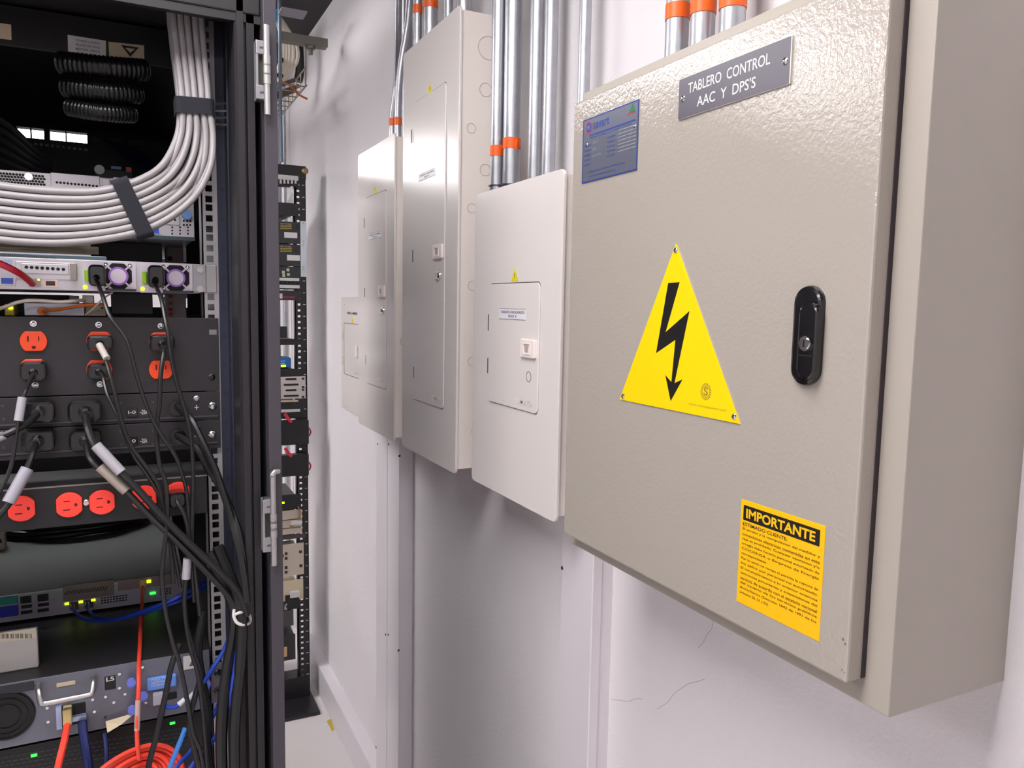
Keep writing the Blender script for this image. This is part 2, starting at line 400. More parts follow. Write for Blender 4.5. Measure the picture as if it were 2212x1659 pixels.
# chips of missing paint at the lower near corner
cp = MB()
for q,r in (((1821,1381),.0011),((1826,1391),.0008),((1819,1447),.0007),((1824,1453),.0006)): cp.prism('X', circ(*on(*q),r,7,r*1.3), DX-.0002, DX)
cp.build('paint_chips', mat('chip_grey',(110,102,100),.8), cab)

# ---- breaker panels
def lightning_tri(mbY, mbK, pts, X):
    mbY.prism('X', pts, X-.0003, X)
    (ay,az),(by,bz),(cy,cz) = pts; my = (by+cy)/2; h = az-bz
    mbK.prism('X', [(my+.0006,bz+h*.62),(my-.0008,bz+h*.62),(my,bz+h*.45),(my-.0010,bz+h*.45),(my+.0008,bz+h*.15),(my+.0002,bz+h*.38),(my+.0012,bz+h*.38)], X-.0006, X-.0002)
def breaker_panel(label, Y0, Y1, Z0, Z1, door, hinges, latch, lock, tri, lab, texts, logo, knock, lockchrome=True, X=.585):
    t = thing('breaker_panel', label, 'breaker panel', (XW,(Y0+Y1)/2,Z0))
    # steel box, open front; wrapped by the cover
    b = MB(); b.box(X+.004,XW,Y0+.003,Y1-.003,Z0+.010,Z1-.008); body = b.build('body', PANB, t)
    MB().prism('X', rrect(Y0,Y1,Z0,Z1,.012,5), X, X+.005, .0014).build('cover', PANW, t)
    d = plane_rect(door, X)
    gp = MB().prism('X', rrect(d[0]-.0001,d[1]+.0001,d[2]-.0011,d[3]+.0016,.010,5), X-.0003, X+.001).build('door_gap', SHADOWGAP, t)
    dr = MB().prism('X', rrect(d[0],d[1],d[2],d[3],.010,5), X-.0024, X+.001, .0009).build('door', PANW, t)
    for q0,q1 in hinges:
        p0,p1 = aX(*q0,X-.0024),aX(*q1,X-.0024)
        MB().box(X-.0027,X-.002,p0.y-.0021,p0.y+.0012,p1.z,p0.z).build('hinge_slot', SHADOWGAP, dr)
    l = plane_rect(latch, X)
    lt = MB().prism('X', rrect(l[0],l[1],l[2],l[3],.003,4), X-.0075, X-.002, .0016).build('latch', mat('latch_white',(232,222,218),.4), t)
    ry,rz = l[1]-l[0], l[3]-l[2]
    MB().ring('X', rrect(l[0]+ry*.24,l[1]-ry*.24,l[2]+rz*.17,l[3]-rz*.22,.0012,3), rrect(l[0]+ry*.30,l[1]-ry*.30,l[2]+rz*.21,l[3]-rz*.26,.0012,3), X-.0086, X-.007).build('slider_frame', mat('latch_white',(232,222,218),.4), lt)
    MB().prism('X', [(l[0]+ry*.34,l[3]-rz*.28),(l[1]-ry*.32,l[3]-rz*.28),(l[1]-ry*.40,l[2]+rz*.3),(l[0]+ry*.42,l[2]+rz*.3)], X-.0079, X-.0073).build('thumb_slot', mat('latch_recess',(176,160,150),.6), lt)
    p = aX(*lock,X-.002)
    if lockchrome:
        MB().cyl((X-.004,p.y,p.z),(X-.002,p.y,p.z),.0095,20).cyl((X-.009,p.y,p.z),(X-.004,p.y,p.z),.0078,20,.006).build('lock', CHROME, t)
        MB().box(X-.0093,X-.0088,p.y-.0008,p.y+.0008,p.z-.004,p.z+.004).build('keyhole', BLKI, t)
    else:
        MB().ring('X', circ(p.y,p.z,.0088,24), circ(p.y,p.z,.0078,24), X-.0027, X-.002).build('knockout_ring', SHADOWGAP, dr)
    q = [aX(*v,X) for v in tri]; pts = [(q[0].y,q[0].z),(q[1].y,(q[1].z+q[2].z)/2),(q[2].y,(q[1].z+q[2].z)/2)]
    mY,mK = MB(),MB(); lightning_tri(mY,mK,pts,X-.0003)
    sy = mY.build('hazard_sticker', mat('sticker_lemon',(222,206,20),.4), t); mK.build('lightning_symbol', BLKI, sy)
    q = plane_rect(lab, X-.0024)
    lb = MB().prism('X', rrect(q[0],q[1],q[2],q[3],.0005,2), X-.0028, X-.0024).build('name_label', mat('label_gloss_white',(226,224,230),.35), t)
    ww,hh = q[1]-q[0],q[3]-q[2]; tx = MB()
    write(tx, texts[0], (X-.0030,q[1]-ww*.05,q[2]+hh*.56), RW, UP, ww*.9, hh*.24, .012)
    write(tx, texts[1], (X-.0030,q[1]-ww*.36,q[2]+hh*.18), RW, UP, ww*.3, hh*.24, .012)
    tx.box(X-.0030,X-.0029,q[0],q[1],q[2],q[2]+hh*.03).box(X-.0030,X-.0029,q[0],q[1],q[3]-hh*.03,q[3])
    tx.build('lettering', mat('ink_dark_grey',(48,46,60),.5), lb)
    q = plane_rect(logo, X-.0024); tx = MB()
    write(tx, 'LUMINEX', (X-.0034,q[1],q[2]), RW, UP, q[1]-q[0], q[3]-q[2], .01)
    tx.build('embossed_logo', mat('emboss_white',(236,230,228),.3), dr)
    for q,r in knock:
        p = aY(*q,Y0+.003)
        MB().ring('Y', circ(p.x,p.z,r,32), circ(p.x,p.z,r-.0011,32), Y0+.0022, Y0+.004).build('knockout', mat('knockout_line',(190,179,171),.6), body)
    return t
bp3 = breaker_panel('short white breaker panel with shallow door, next to the beige control cabinet', 1.018,1.348,-.335+H,.204+H,
    [(1056.5,616.5),(1166.5,607.5),(1165,896),(1058.5,866)], [((1055,679),(1055,714)),((1053.7,773),(1053.7,806))],
    [(1131,733.5),(1163,732),(1161,775.5),(1131,771)], (1142.5,814), [(1112,579),(1120,606),(1105,607.5)],
    [(1080,667),(1136,666.5),(1136,690.5),(1079,690)], ('TABLERO REGULADO','PISO 5'), [(1115,859),(1151,864),(1151,877.5),(1115,871)], [], False)
bp2 = breaker_panel('tallest white breaker panel with a chrome lock, orange-banded pipes on top', 1.43,1.772,-.342+H,.570+H,
    [(890.6,226),(961,181),(963.5,884),(899,864)], [((888.6,280),(888.6,309)),((891.3,540),(891.3,567)),((893.6,792),(893.6,816))],
    [(941,529),(960.5,527),(959.5,561),(940,558)], (948,594.5), [(929,177),(934,198.5),(924,204)],
    [(904,379),(940,360),(940,377),(905,394)], ('TABLERO GENERAL','PISO 5'), [(933,853),(956,858),(956,868),(933,862)],
    [((1055,104),.0225),((1049,194),.0135),((1018,277),.0098),((1048,367),.0118),((1019,450),.0098),((1020,617),.0098),((1020,781),.0098),((1030,932),.0118)])
bp1 = breaker_panel('farthest white breaker panel with a chrome lock, its lower half over paired trunking', 1.835,2.166,-.343+H,.407+H,
    [(787.4,431),(833.5,410),(836.6,842),(794,827)], [((786.3,472),(786.3,493)),((787.4,622),(787.4,642)),((790,767),(790,788))],
    [(822,618),(835,616),(834,644),(822,641)], (827,670.5), [(810.4,398.5),(814,415.5),(807,418.5)],
    [(796,505),(824,499),(824,512),(796,519)], ('TABLERO NORMAL','PISO 5'), [(817,817),(833,820),(833,827),(817,823)], [((874,738),.0115)])

# ---- flush panel at the far end
X = .683
fp = thing('flush_breaker_panel', 'small flush white breaker panel low behind the farthest tall panel', 'breaker panel', (XW,2.65,1.22))
q0,q1 = aX(737,642,X),aX(750,886,X)
Yn = 2.40
MB().prism('X', rrect(Yn,q0.y,q1.z,q0.z,.01,5), X, XW, .001).build('cover', PANW, fp)
d0,d1 = aX(743,697,X),aX(745,808,X)
MB().ring('X', rrect(Yn+.05,d0.y,d1.z,d0.z,.006,4), rrect(Yn+.0515,d0.y-.0015,d1.z+.0015,d0.z-.0015,.006,4), X-.0006, X).build('door_gap', SHADOWGAP, fp)
for q in ((744,657),(747,878)): screw(MB(), aX(*q,X), (-1,0,0), .004).build('screw', STEEL, fp)
for a,b in (((740.5,716),(740.5,734)),((740.5,770),(740.5,788))):
    p,q = aX(*a,X),aX(*b,X); MB().box(X-.0006,X,p.y-.004,p.y+.004,q.z,p.z).build('hinge_slot', mat('slot_brass',(170,150,120),.5), fp)
p = aX(772,760,X); MB().prism('X', rrect(p.y-.012,p.y+.012,p.z-.02,p.z+.02,.003), X-.006, X, .0015).build('latch', mat('latch_white',(232,222,218),.4), fp)
pt = [aX(*v,X) for v in ((761.5,684),(764,698),(759,698))]
mY,mK = MB(),MB(); lightning_tri(mY,mK,[(pt[0].y,pt[0].z),(pt[1].y,pt[1].z),(pt[2].y,pt[1].z)],X)
sy = mY.build('hazard_sticker', YEL, fp); mK.build('lightning_symbol', BLKI, sy)
p,q = aX(750,676,X),aX(772,676,X); t = MB(); write(t,'TABLERO ALUMBRADO',(X-.0004,p.y,p.z-.004),RW,UP,p.y-q.y,.008,.01); t.build('lettering', BLKI, fp)
p,q = aX(763,805,X),aX(776,806,X); t = MB(); write(t,'LUMINEX',(X-.0006,p.y,p.z-.004),RW,UP,p.y-q.y,.011,.01); t.build('embossed_logo', mat('emboss_white',(236,230,228),.3), fp)

# ---- vertical cable trunking
def trunking(label, Ya, Yb, Zt, screws):
    t = thing('cable_trunking', label, 'cable trunking', (XW,(Ya+Yb)/2,0), 'vertical trunking below the panels')
    MB().box(.653,XW,Ya+.0015,Yb-.0015,0.0005,Zt).build('base_channel', PVC, t)
    MB().prism('Z', [(.6505,Yb),(.6505,Ya+.001),(.652,Ya),(.668,Ya),(.668,Ya+.0015),(.6525,Ya+.0015),(.6525,Yb-.0015),(.668,Yb-.0015),(.668,Yb)], 0.0005, Zt).build('snap_cover', PVC, t)
    for q,face in screws:
        if face == 'X': p = aX(*q,.6505); screw(MB(), p, (-1,0,0), .0035).build('screw', mat('screw_dark',(70,66,66),.4,.6), t)
        else: p = aY(*q,Ya); screw(MB(), p, (0,-1,0), .0035).build('screw', mat('screw_dark',(70,66,66),.4,.6), t)
    return t
trunking('single white cable trunking rising to the gap beneath the beige control cabinet', 1.010,1.106,1.2545,[((1214.5,1227),'X')])
trunking('near white trunking of the pair below the farthest tall panel', 1.992,2.098,1.245,[((840,960),'X'),((863,985),'Y'),((861,1405),'Y'),((839,1371),'X')])
trunking('far white trunking of the pair, meeting the skirting trunking', 2.102,2.208,1.245,[((816,959),'X'),((833,1371),'X'),((812.5,1614),'X')])

# ---- conduits
def conduit(label, pts, r, tape=None, conn=None, tail=False, group=None):
    pts = [(pts[0][0],pts[0][1],pts[0][2]+.0006)]+list(pts[1:]); t = thing('conduit', label, 'conduit', pts[0], group)
    MB().tube(pts, r, 20, 4).build('tube', GALV, t)
    if tape:
        for zc in tape:
            k = min(range(len(pts)-1), key=lambda i: abs((pts[i][2]+pts[i+1][2])/2-zc)) if len(pts) > 2 else 0
            A,B = Vector(pts[k]),Vector(pts[k+1]); f = (zc-A.z)/(B.z-A.z) if abs(B.z-A.z) > 1e-6 else 0; f = max(-.5,min(1.5,f))
            c = A.lerp(B,f); ax = (B-A).normalized()
            tb = MB(); tb.smooth = True; tb.cyl(c-ax*.0095, c+ax*.0095, r+.0009, 24)
            if tail: tb.box(c.x-.002,c.x-.0012,c.y-r-.009,c.y-r+.002,c.z-.013,c.z+.004)
            tb.build('tape_band', ORTAPE, t)
    if conn:
        c = Vector(pts[0]); cb = MB(); cb.smooth = True
        cb.cyl(c, c+Vector((0,0,.022)), r+.0022, 24); cb.build('connector', STEEL, t)
        MB().cyl(c+Vector((0,0,.020)), c+Vector((0,0,.0235)), r+.0027, 24).build('collar_ring', mat('connector_dark',(86,88,96),.35,.8), t)
        MB().cyl(c+Vector((-.3*r,r*.6+.002,.012)), c+Vector((-.3*r-.004,r*.6+.012,.014)), .003, 10).build('clamp_screw', STEEL, t)
        MB().cyl(c, c+Vector((0,0,.005)), r+.0034, 10).build('locknut', STEEL, t)
    return t
ZC = H+1.075
def straight(px, py, Xc, Zb): p = aX(px,py,Xc); return [(p.x,p.y,Zb),(p.x,p.y,ZC)]
T1 = .399+H; T2 = .562+H; T3 = .196+H; TC = .276+H
# into the farthest panel: both kick towards the wall higher up
pA = aX(848,285,.638); pA2 = aX(850,190,.645); pA3 = aX(858,60,.664)
conduit('thin conduit with low orange tape, outer of the two above the farthest panel', [(pA.x,pA.y,T1),(pA.x,pA.y,T1+.08),(pA2.x,pA.y-.015,T1+.18),(pA3.x,pA3.y-.01,T1+.34),(pA3.x,pA3.y-.02,ZC)], .0088, [aX(846,267,.64).z], group=None)
pB = aX(859.5,285,.638)
conduit('thin conduit with orange tape tucked against the tallest panel edge', [(pB.x,pB.y,T1),(pB.x,pB.y,T1+.10),(pB.x+.004,pB.y-.01,T1+.2),(.66,pB.y-.025,T1+.36),(.66,pB.y-.03,ZC)], .0088, [aX(860,262,.638).z])
pD = aX(879,90,.666); MB2 = [(pD.x,pD.y,1.3),(pD.x,pD.y,ZC)]
conduit('dark wide conduit on the wall in the gap beside the tallest panel', [(pD.x,pD.y,T1+.004),(pD.x,pD.y,ZC)], .0125)
p = straight(902,60,.613,T2); conduit('slim orange-taped conduit entering the far side of the tallest panel', p, .0098, [aX(905,18,.613).z], True)
p = straight(930,50,.635,T2); conduit('wide orange-taped conduit in front on the tallest panel', p, .0165, [aX(930,10,.635).z], True, True)
p = straight(969,10,.640,T2); conduit('slim bare conduit without tape at the middle of the tallest panel', p, .0098)
p = straight(1003,10,.640,T2); conduit('bare conduit with a ring collar at the near corner of the tallest panel', p, .0165, None, True)
p = straight(1074,300,.618,T3); conduit('orange-taped conduit, farther of the pair over the short breaker panel', p, .0122, [aX(1074,327,.618).z], True)
p = straight(1105.5,300,.636,T3); conduit('orange-taped wide conduit with a loose tape tail over the short panel', p, .0160, [aX(1106,311,.636).z], True, True)
p = straight(1157,250,.650,T3); conduit('bare conduit behind, just right of the loose orange tape tail', p, .0125)
p = straight(1187,250,.652,T3); conduit('bare conduit with a dark speck, nearest of four over the short panel', p, .0115)
p = straight(1263,100,.650,T3); conduit('thin lone conduit on the wall just left of the beige cabinet top', p, .0095)
for lab_,px,py,zt in (('farthest of three orange-banded conduits on top of the beige control cabinet',1462,80,(1462,29)),('middle of three orange-banded conduits on top of the beige control cabinet',1518,50,(1520,15)),('nearest of three orange-banded conduits on top of the beige control cabinet',1583,20,(1583,3))):
    p = straight(px,py,.640,TC); conduit(lab_, p, .0150, [aX(*zt,.640).z], True)

# ================================================================== NEAR SERVER RACK
XC = -.1175                                     # rack centre line
def zz(v): return v+H
def rc(x0, y0, x1, y1, Y):                      # rectangle on the plane Y from a surveyed pixel box
    xm,ym = (x0+x1)/2,(y0+y1)/2
    return aY(x0,ym,Y).x, aY(x1,ym,Y).x, aY(xm,y1,Y).z, aY(xm,y0,Y).z
def fbox(mb, px, Y, d=.001, back=.001, bev=0):
    a = rc(*px,Y); return mb.box(a[0],a[1],Y-d,Y+back,a[2],a[3],bev)
def fpart(name, px, Y, m, parent, d=.001, bev=0, back=.001):
    return fbox(MB(), px, Y, d, back, bev).build(name, m, parent)
def fcyl(mb, px, py, Y, r, d, n=18, back=.001):
    p = aY(px,py,Y); return mb.cyl((p.x,Y-d,p.z),(p.x,Y+back,p.z),r,n)
def ftext(mb, s, px, Y, off=.01, d=.0004):
    a = rc(*px,Y); return write(mb, s, (a[0],Y-d,a[2]), RX, UP, a[1]-a[0], a[3]-a[2], off)
rack = thing('server_rack', 'tall open black server rack with a hinge edge facing the white wall', 'server rack', (XC,1.65,0))
TOPZ = zz(.428)
def mir(x): return 2*XC-x
for sgn in (1,-1):
    f = (lambda x: x) if sgn > 0 else mir
    def bx(mb, x0,x1,*a): return mb.box(min(f(x0),f(x1)),max(f(x0),f(x1)),*a)
    m = MB(); m.prism('Z', [(f(x),y) for x,y in ((.1405,1.155),(.144,1.15),(.1525,1.15),(.1535,1.158),(.1555,1.158),(.1565,1.152),(.1665,1.152),(.1675,1.16),(.1675,1.185),(.1750,1.19),(.1750,1.235),(.1405,1.235))], .02, TOPZ)
    m.build('corner_post', RACKB, rack)
    m = MB(); bx(m,.1755,.1930,1.13,2.15,.02,TOPZ,.001); m.build('side_panel', RACKG, rack)
    # mounting rail with square holes
    m = MB(); ZB,ZT = .10,zz(.41); bx(m,.1035,.1098,1.268,1.2702,ZB,ZT); bx(m,.1194,.1262,1.268,1.2702,ZB,ZT)
    u0 = zz(-.0552)-.04445*31; last = ZB
    zs = []
    for u in range(42):
        for dz in (-.015875,0,.015875): zs.append(u0+u*.04445+dz)
    for z in zs:
        if last < z-.0048 < ZT: bx(m,.1098,.1194,1.268,1.2702,last,z-.0048); last = z+.0048
    bx(m,.1035,.1055,1.268,1.31,ZB,ZT)
    m.build('mounting_rail', RAILL, rack)
    m = MB(); bx(m,.1262,.1405,1.2672,1.2695,ZB,ZT); bx(m,.1385,.1405,1.235,1.35,ZB,ZT); num = m.build('numbered_strip', RAILM, rack)
    if sgn > 0:
        t = MB()
        for u in range(14,42):
            zc = zz(-.0552)+.04445*(u-33); write(t, str(u), (.1305,1.2669,zc-.003), RX, UP, .0055, .006, .01)
            t.box(.127,.133,1.2669,1.2672,zc+.0219,zc+.0223)
        t.build('lettering', mat('rail_ink',(20,22,34),.6), num)
    else: pass
m = MB(); m.box(mir(.175),.175,1.15,1.20,zz(.389),TOPZ,.002); m.box(mir(.175),.175,1.152,1.16,zz(.378),zz(.389)); m.build('top_bar', mat('rack_bar_paint',(30,28,31),.45), rack)
MB().box(mir(.175),.175,1.20,2.15,zz(.416),zz(.426)).build('top_cover', RACKB, rack)
MB().box(mir(.175),.175,1.17,2.15,.05,.08).build('bottom_frame', RACKB, rack)
MB().box(mir(.175),.175,2.135,2.15,.08,zz(-.02)).build('rear_panel', RACKB, rack)
# lift-off hinges on the side panel edge
def hinge(px0, yt, yb, bent):
    Yh = 1.128
    m = MB(); a = rc(px0,yt,px0+30,yt+30,Yh); b = rc(px0+1,yb-31,px0+31,yb,Yh)
    for q in (a,b): m.box(q[0],q[1],Yh-.006,Yh+.002,q[2],q[3],.0012)
    m.box(a[0],a[0]+.003,Yh-.005,Yh+.012,b[2],a[3])
    h = m.build('hinge', mat('hinge_zinc',(150,148,152),.42,.5), rack)
    MB().box(a[0]+.002,a[1],Yh+.0021,Yh+.014,b[2],a[3]).build('recess_plate', mat('recess_olive',(74,78,70),.5,.3), h)
    pin = MB(); xp = (a[0]*.25+a[1]*.75); zt,zb = a[3]+.02, b[2]-.020
    if bent: pin.tube([(xp+.0085,Yh-.003,zt+.019),(xp+.003,Yh-.006,zt+.0195),(xp-.0005,Yh-.007,zt+.014),(xp,Yh-.007,zt),(xp,Yh-.007,zb)], .0042, 12, 5)
    else: pin.cyl((xp,Yh-.007,zb),(xp,Yh-.007,zt),.0042,16)
    for k in range(3):
        zc = b[3]+(a[2]-b[3])*(k+.7)/3.4; pin.cyl((xp,Yh-.007,zc-.007),(xp,Yh-.007,zc+.007),.0052,16)
    pin.build('hinge_pin', STEEL, h)
    ms = MB()
    for q in (a,b): ms.obb(Vector(((q[0]*.4+q[1]*.6),Yh-.0062,(q[2]+q[3])/2)), Vector((1,0,.12)).normalized(), Vector((0,1,0)), Vector((-.12,0,1)).normalized(), .006,.0004,.0010)
    ms.build('slot', SHADOWGAP, h)
hinge(551,90,217,False); hinge(566,1077,1190,True)
# wire cable ring beside the rail
m = MB()
for y0_,y1_ in ((224,229),(238,243)):
    pass
for q in ([(452,224),(500,224),(511,227),(511,240),(500,240),(452,238)],[(452,254),(505,255),(516,258),(515,271),(500,271),(455,267)]):
    m.tube([aY(px,py,1.235 if 455 < px < 515 else 1.262) for px,py in q], .0016, 6, 4)
m.build('cable_ring', STEEL, rack)

SRV = []
def device(name, label, cat, x0,x1,Y,z0,z1, depth, m, bev=.0008, group=None, body='body'):
    t = thing(name, label, cat, ((x0+x1)/2, Y+depth/2, z0), group)
    t['_'] = 0; del t['_']
    MB().box(x0,x1,Y,Y+depth,z0,z1,bev).build(body, m, t); return t
def dots(mb, px0, py0, px1, py1, n, Y, r, d=.0003):
    for k in range(n):
        f = k/max(1,n-1); fcyl(mb, px0+(px1-px0)*f, py0+(py1-py0)*f, Y, r, d, 8)
    return mb
# ---------------- two-unit server behind the grey cable bundle
Y = 1.39
s1 = device('rack_server', 'two-unit silver server behind the sweep of grey cables', 'server', mir(.1025),.1025,Y,zz(.0992),zz(.187),.70,SRVG)
hc = MB()
for j in range(7):
    for i in range(16):
        px,py = -6+i*7+(3.5 if j%2 else 0), 374+j*6+i*.5
        if px < 97 and not (px < 30 and py > 396): fcyl(hc, px, py, Y, .0021, .0003, 6)
hc.build('vent', HOLE, s1)
h1,h2 = MB(),MB()
for j in range(3):
    for i in range(3): fcyl(h1, 372+i*17, 491+j*7, Y, .0016, .0003, 6); fcyl(h2, 397+i*7, 468+j*9, Y, .0018, .0003, 6)
h1.build('vent', HOLE, s1); h2.build('vent', HOLE, s1)
for a_ in ((80,414),(125,417),(168,420)):
    h1 = MB()
    for j in range(3): fcyl(h1, a_[0], a_[1]+j*4.5, Y, .0015, .0003, 6)
    h1.build('vent', HOLE, s1)
for px,n,dd in (((110,377,216,418),(123,394,209,402,12),0),((245,386,330,420),(254,403,300,410,6),0),((330,461,388,485),(350,471,378,475,4),0)):
    o = fpart('slot_cover', px, Y, SRVG, s1, .0022, .001)
    dots(MB(), *n, Y-.0022, .0019).build('vent', HOLE, o)
p = fpart('slot_latch', (221,386,238,412), Y, SRVG, s1, .003, .001)
for q in ((-6,398,28,417),(37,402,68,423)): fpart('network_port', q, Y, mat('port_dark',(54,48,52),.5), s1, .0006)
for q in ((92,416,112,425),(134,419,155,428),(177,422,197,431),(217,425,240,434)): fpart('usb_port', q, Y, mat('port_dark',(54,48,52),.5), s1, .0006)
o = fpart('video_port', (314,487,350,506), Y, SRVG, s1, .001); fpart('connector', (320,490,343,503), Y-.001, VGAB, o, .0015)
m = MB(); fcyl(m,403,464,Y,.0075,.006); m.build('release_knob', mat('knob_sky_blue',(120,160,220),.4), s1)
m = MB(); fcyl(m,62,382,Y,.0055,.002); m.build('screw', CHROME, s1)
fpart('bottom_rail', (230,508,421,516), Y, mat('rail_teal_grey',(70,86,94),.4,.4), s1, .002)
# support ear to the mounting rail
# ---------------- one-unit server with purple fans
Y = 1.27
s2 = device('rack_server', 'one-unit silver server with two purple-capped fans and lime clips', 'server', mir(.1),.1,Y,zz(.0100),zz(.0540),.72,SRVG)
fpart('slot_cover', (34,566,162,604), Y, SRVG, s2, .0015, .001)
o = fpart('slot_cover', (45,570,149,592), Y-.0015, SRVG, s2, .0012, .001); dots(MB(), 57,577,137,582,8,Y-.0027,.0024).build('vent', HOLE, o)
fpart('handle_tab', (152,569,166,606), Y, mat('tab_grey',(160,150,146),.5), s2, .006, .001)
fpart('service_label', (3,561,26,580), Y, mat('label_ice_blue',(168,182,220),.4), s2, .0006)
o = fpart('video_port', (-4,598,34,617), Y, SRVG, s2, .0015, .0006); fpart('connector', (3,601,28,613), Y-.0015, VGAB, o, .0022)
o = fpart('network_port', (93,601,125,620), Y, mat('port_pink_metal',(226,196,188),.35,.4), s2, .001); fpart('socket', (99,607,119,617), Y-.001, mat('port_dark',(54,48,52),.5), o, .0003)
o = fpart('network_port', (62,602,88,620), Y, mat('port_tan_metal',(170,150,146),.4,.3), s2, .001)
fpart('status_light', (81,602,86,606), Y-.001, LEDY, o, .0004)
def psu(x, y):
    ps = fpart('power_supply', (x,y,x+116,y+63), Y, mat('psu_silver',(214,204,220),.36,.35), s2, .002)
    Yp = Y-.002
    fan_c = aY(x+77,y+31,Yp); oc = []
    q = rc(x+48,y+3,x+107,y+58,Yp); w = q[1]-q[0]; h = q[3]-q[2]; k = .28
    octo = [(q[0]+w*k,q[2]),(q[1]-w*k,q[2]),(q[1],q[2]+h*k),(q[1],q[3]-h*k),(q[1]-w*k,q[3]),(q[0]+w*k,q[3]),(q[0],q[3]-h*k),(q[0],q[2]+h*k)]
    MB().prism('Y', octo, Yp-.0005, Yp).build('fan_opening', HOLE, ps)
    cx,cz = (q[0]+q[1])/2,(q[2]+q[3])/2; m = MB()
    for a in (45,135,225,315):
        dv = Vector((math.cos(math.radians(a)),0,math.sin(math.radians(a))))
        m.obb(Vector((cx,Yp-.0015,cz))+dv*.0145, dv, Vector((0,1,0)), dv.cross(Vector((0,1,0))), .0075,.001,.0012)
    m.build('fan_strut', SRVG, ps)
    MB().cyl((cx,Yp-.0045,cz),(cx,Yp,cz),.0132,28).build('fan_cap', PURP, ps)
    MB().cyl((cx,Yp-.005,cz),(cx,Yp-.0044,cz),.0104,28).build('cap_label', FANW, ps)
    for ax_,az_ in ((-1,1),(1,1),(-1,-1)): screw(MB(), (cx+ax_*w*.44,Yp,cz+az_*h*.43), (0,-1,0), .0032).build('screw', CHROME, ps)
    fpart('release_clip', (x+5,y+17,x+15,y+44), Yp, LIME, ps, .011, .0015)
    m = MB(); fcyl(m,x+6,y+54,Yp,.0028,.001); m.build('status_light', LEDY, ps)
    fpart('pull_bar', (x+50,y+58,x+116,y+63), Yp, mat('bar_dark',(50,44,52),.4), ps, .004)
psu(178,566); psu(302,570)
o = fpart('mounting_ear', (416,571,445,631), Y-.0025, RAILL, s2, .003, .001, 0)
m = MB(); fcyl(m,432,624,Y-.0052,.005,.004); fcyl(m,432,583,Y-.0052,.0045,.003); m.build('thumbscrew', STEEL, o)
fpart('mounting_ear', (445,572,468,632), Y-.0030, RAILL, s2, .002, .001, 0)
# ---------------- things in the gaps seen between the devices
sh = device('steel_bracket_bar', 'beige steel bars in the gap under the grey cable sweep', 'bracket', mir(.1025),aY(213,530,1.45).x,1.45,zz(.071),zz(.0835),.02,mat('bar_beige',(150,142,122),.4,.5),group=None)
m = MB(); fbox(m,(-40,536,180,540),1.44,.002,.012); m.build('lower_bar', mat('bar_beige',(150,142,122),.4,.5), sh)
gr = device('finned_bar', 'dark finned bar on the lid of the purple-fan server', 'heat vent', aY(-40,552,1.32).x,aY(230,560,1.32).x,1.32,zz(.0560),zz(.0620),.05,mat('fin_teal_grey',(84,98,106),.4,.5))
m = MB()
for k in range(30): fbox(m,(2+k*4.0,547+k*.3,3.6+k*4.0,552+k*.3),1.32,.0006)
m.build('fin', HOLE, gr)
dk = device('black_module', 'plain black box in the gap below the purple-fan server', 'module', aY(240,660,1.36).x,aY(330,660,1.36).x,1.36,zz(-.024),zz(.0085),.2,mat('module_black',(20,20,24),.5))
dk2 = device('black_module', 'black filler box darkening the gap between the two silver servers', 'module', aY(196,540,1.55).x,aY(350,540,1.55).x,1.55,zz(.0545),zz(.0985),.3,mat('module_black',(20,20,24),.5))  # added dark block, keeps the bright wall behind out of this gap
dk3 = device('black_module', 'black filler box for the dark ground behind the waving cream cable', 'module', aY(-60,648,1.5).x,aY(150,648,1.5).x,1.5,zz(-.024),zz(.004),.3,mat('module_black',(20,20,24),.5))  # added slab standing in for the black background of the gap
ct = device('connector_tower', 'white vertical frame with red connectors in the gap by the rail', 'connector block', aY(358,655,1.5).x,aY(402,655,1.5).x,1.5,zz(-.033),zz(.010),.05,mat('frame_white',(240,226,226),.5))
for y_ in (640,655,668,679): fpart('connector', (364,y_-3,373,y_+3), 1.5, REDP if y_ != 655 else mat('connector_amber',(220,130,40),.5), ct, .003)
ct2 = device('connector_tower', 'beige frame piece in the gap above the purple-fan server, by the rail', 'connector block', aY(358,550,1.6).x,aY(396,550,1.6).x,1.6,zz(.062),zz(.098),.04,mat('frame_beige',(178,164,150),.5))
fpart('socket', (362,554,372,563), 1.6, HOLE, ct2, .001)
nv = device('side_curtain', 'navy sheet hanging inside the rack beside the mounting rail', 'sheet', (.104),aY(446,600,1.62).x,1.62,zz(-.03),zz(.15),.004,NAVY,0)
kv = device('media_converter', 'silver box with an orange fibre plugged in, above the power panel', 'network device', aY(52,668,1.32).x,aY(182,668,1.32).x,1.32,zz(-.0268),zz(-.0085),.12,mat('converter_silver',(188,190,200),.36,.4))
m = MB(); fcyl(m,92,672,1.32,.006,.012); m.build('fibre_plug', CABO, kv)
cv = device('converter_box', 'cream box with a dark screw beside the silver fibre box', 'network device', aY(184,668,1.33).x,aY(228,668,1.33).x,1.33,zz(-.0268),zz(-.008),.1,mat('converter_cream',(190,178,164),.5))
m = MB(); fcyl(m,221,665,1.33,.0018,.001); m.build('screw', BLKI, cv)
jk = device('network_jack', 'yellow jack with a lit light at the power panel top edge', 'network jack', aY(10,672,1.31).x,aY(30,672,1.31).x,1.31,zz(-.0268),zz(-.011),.05,mat('jack_yellow',(206,180,40),.4))
fpart('status_light', (19,663,28,668), 1.309, LEDY, jk, .001)
wc = device('cable_clip', 'small white block above the cream box in the gap', 'clip', aY(178,648,1.31).x,aY(202,648,1.31).x,1.31,zz(-.0078),zz(.004),.03,mat('clip_white',(214,204,192),.5))

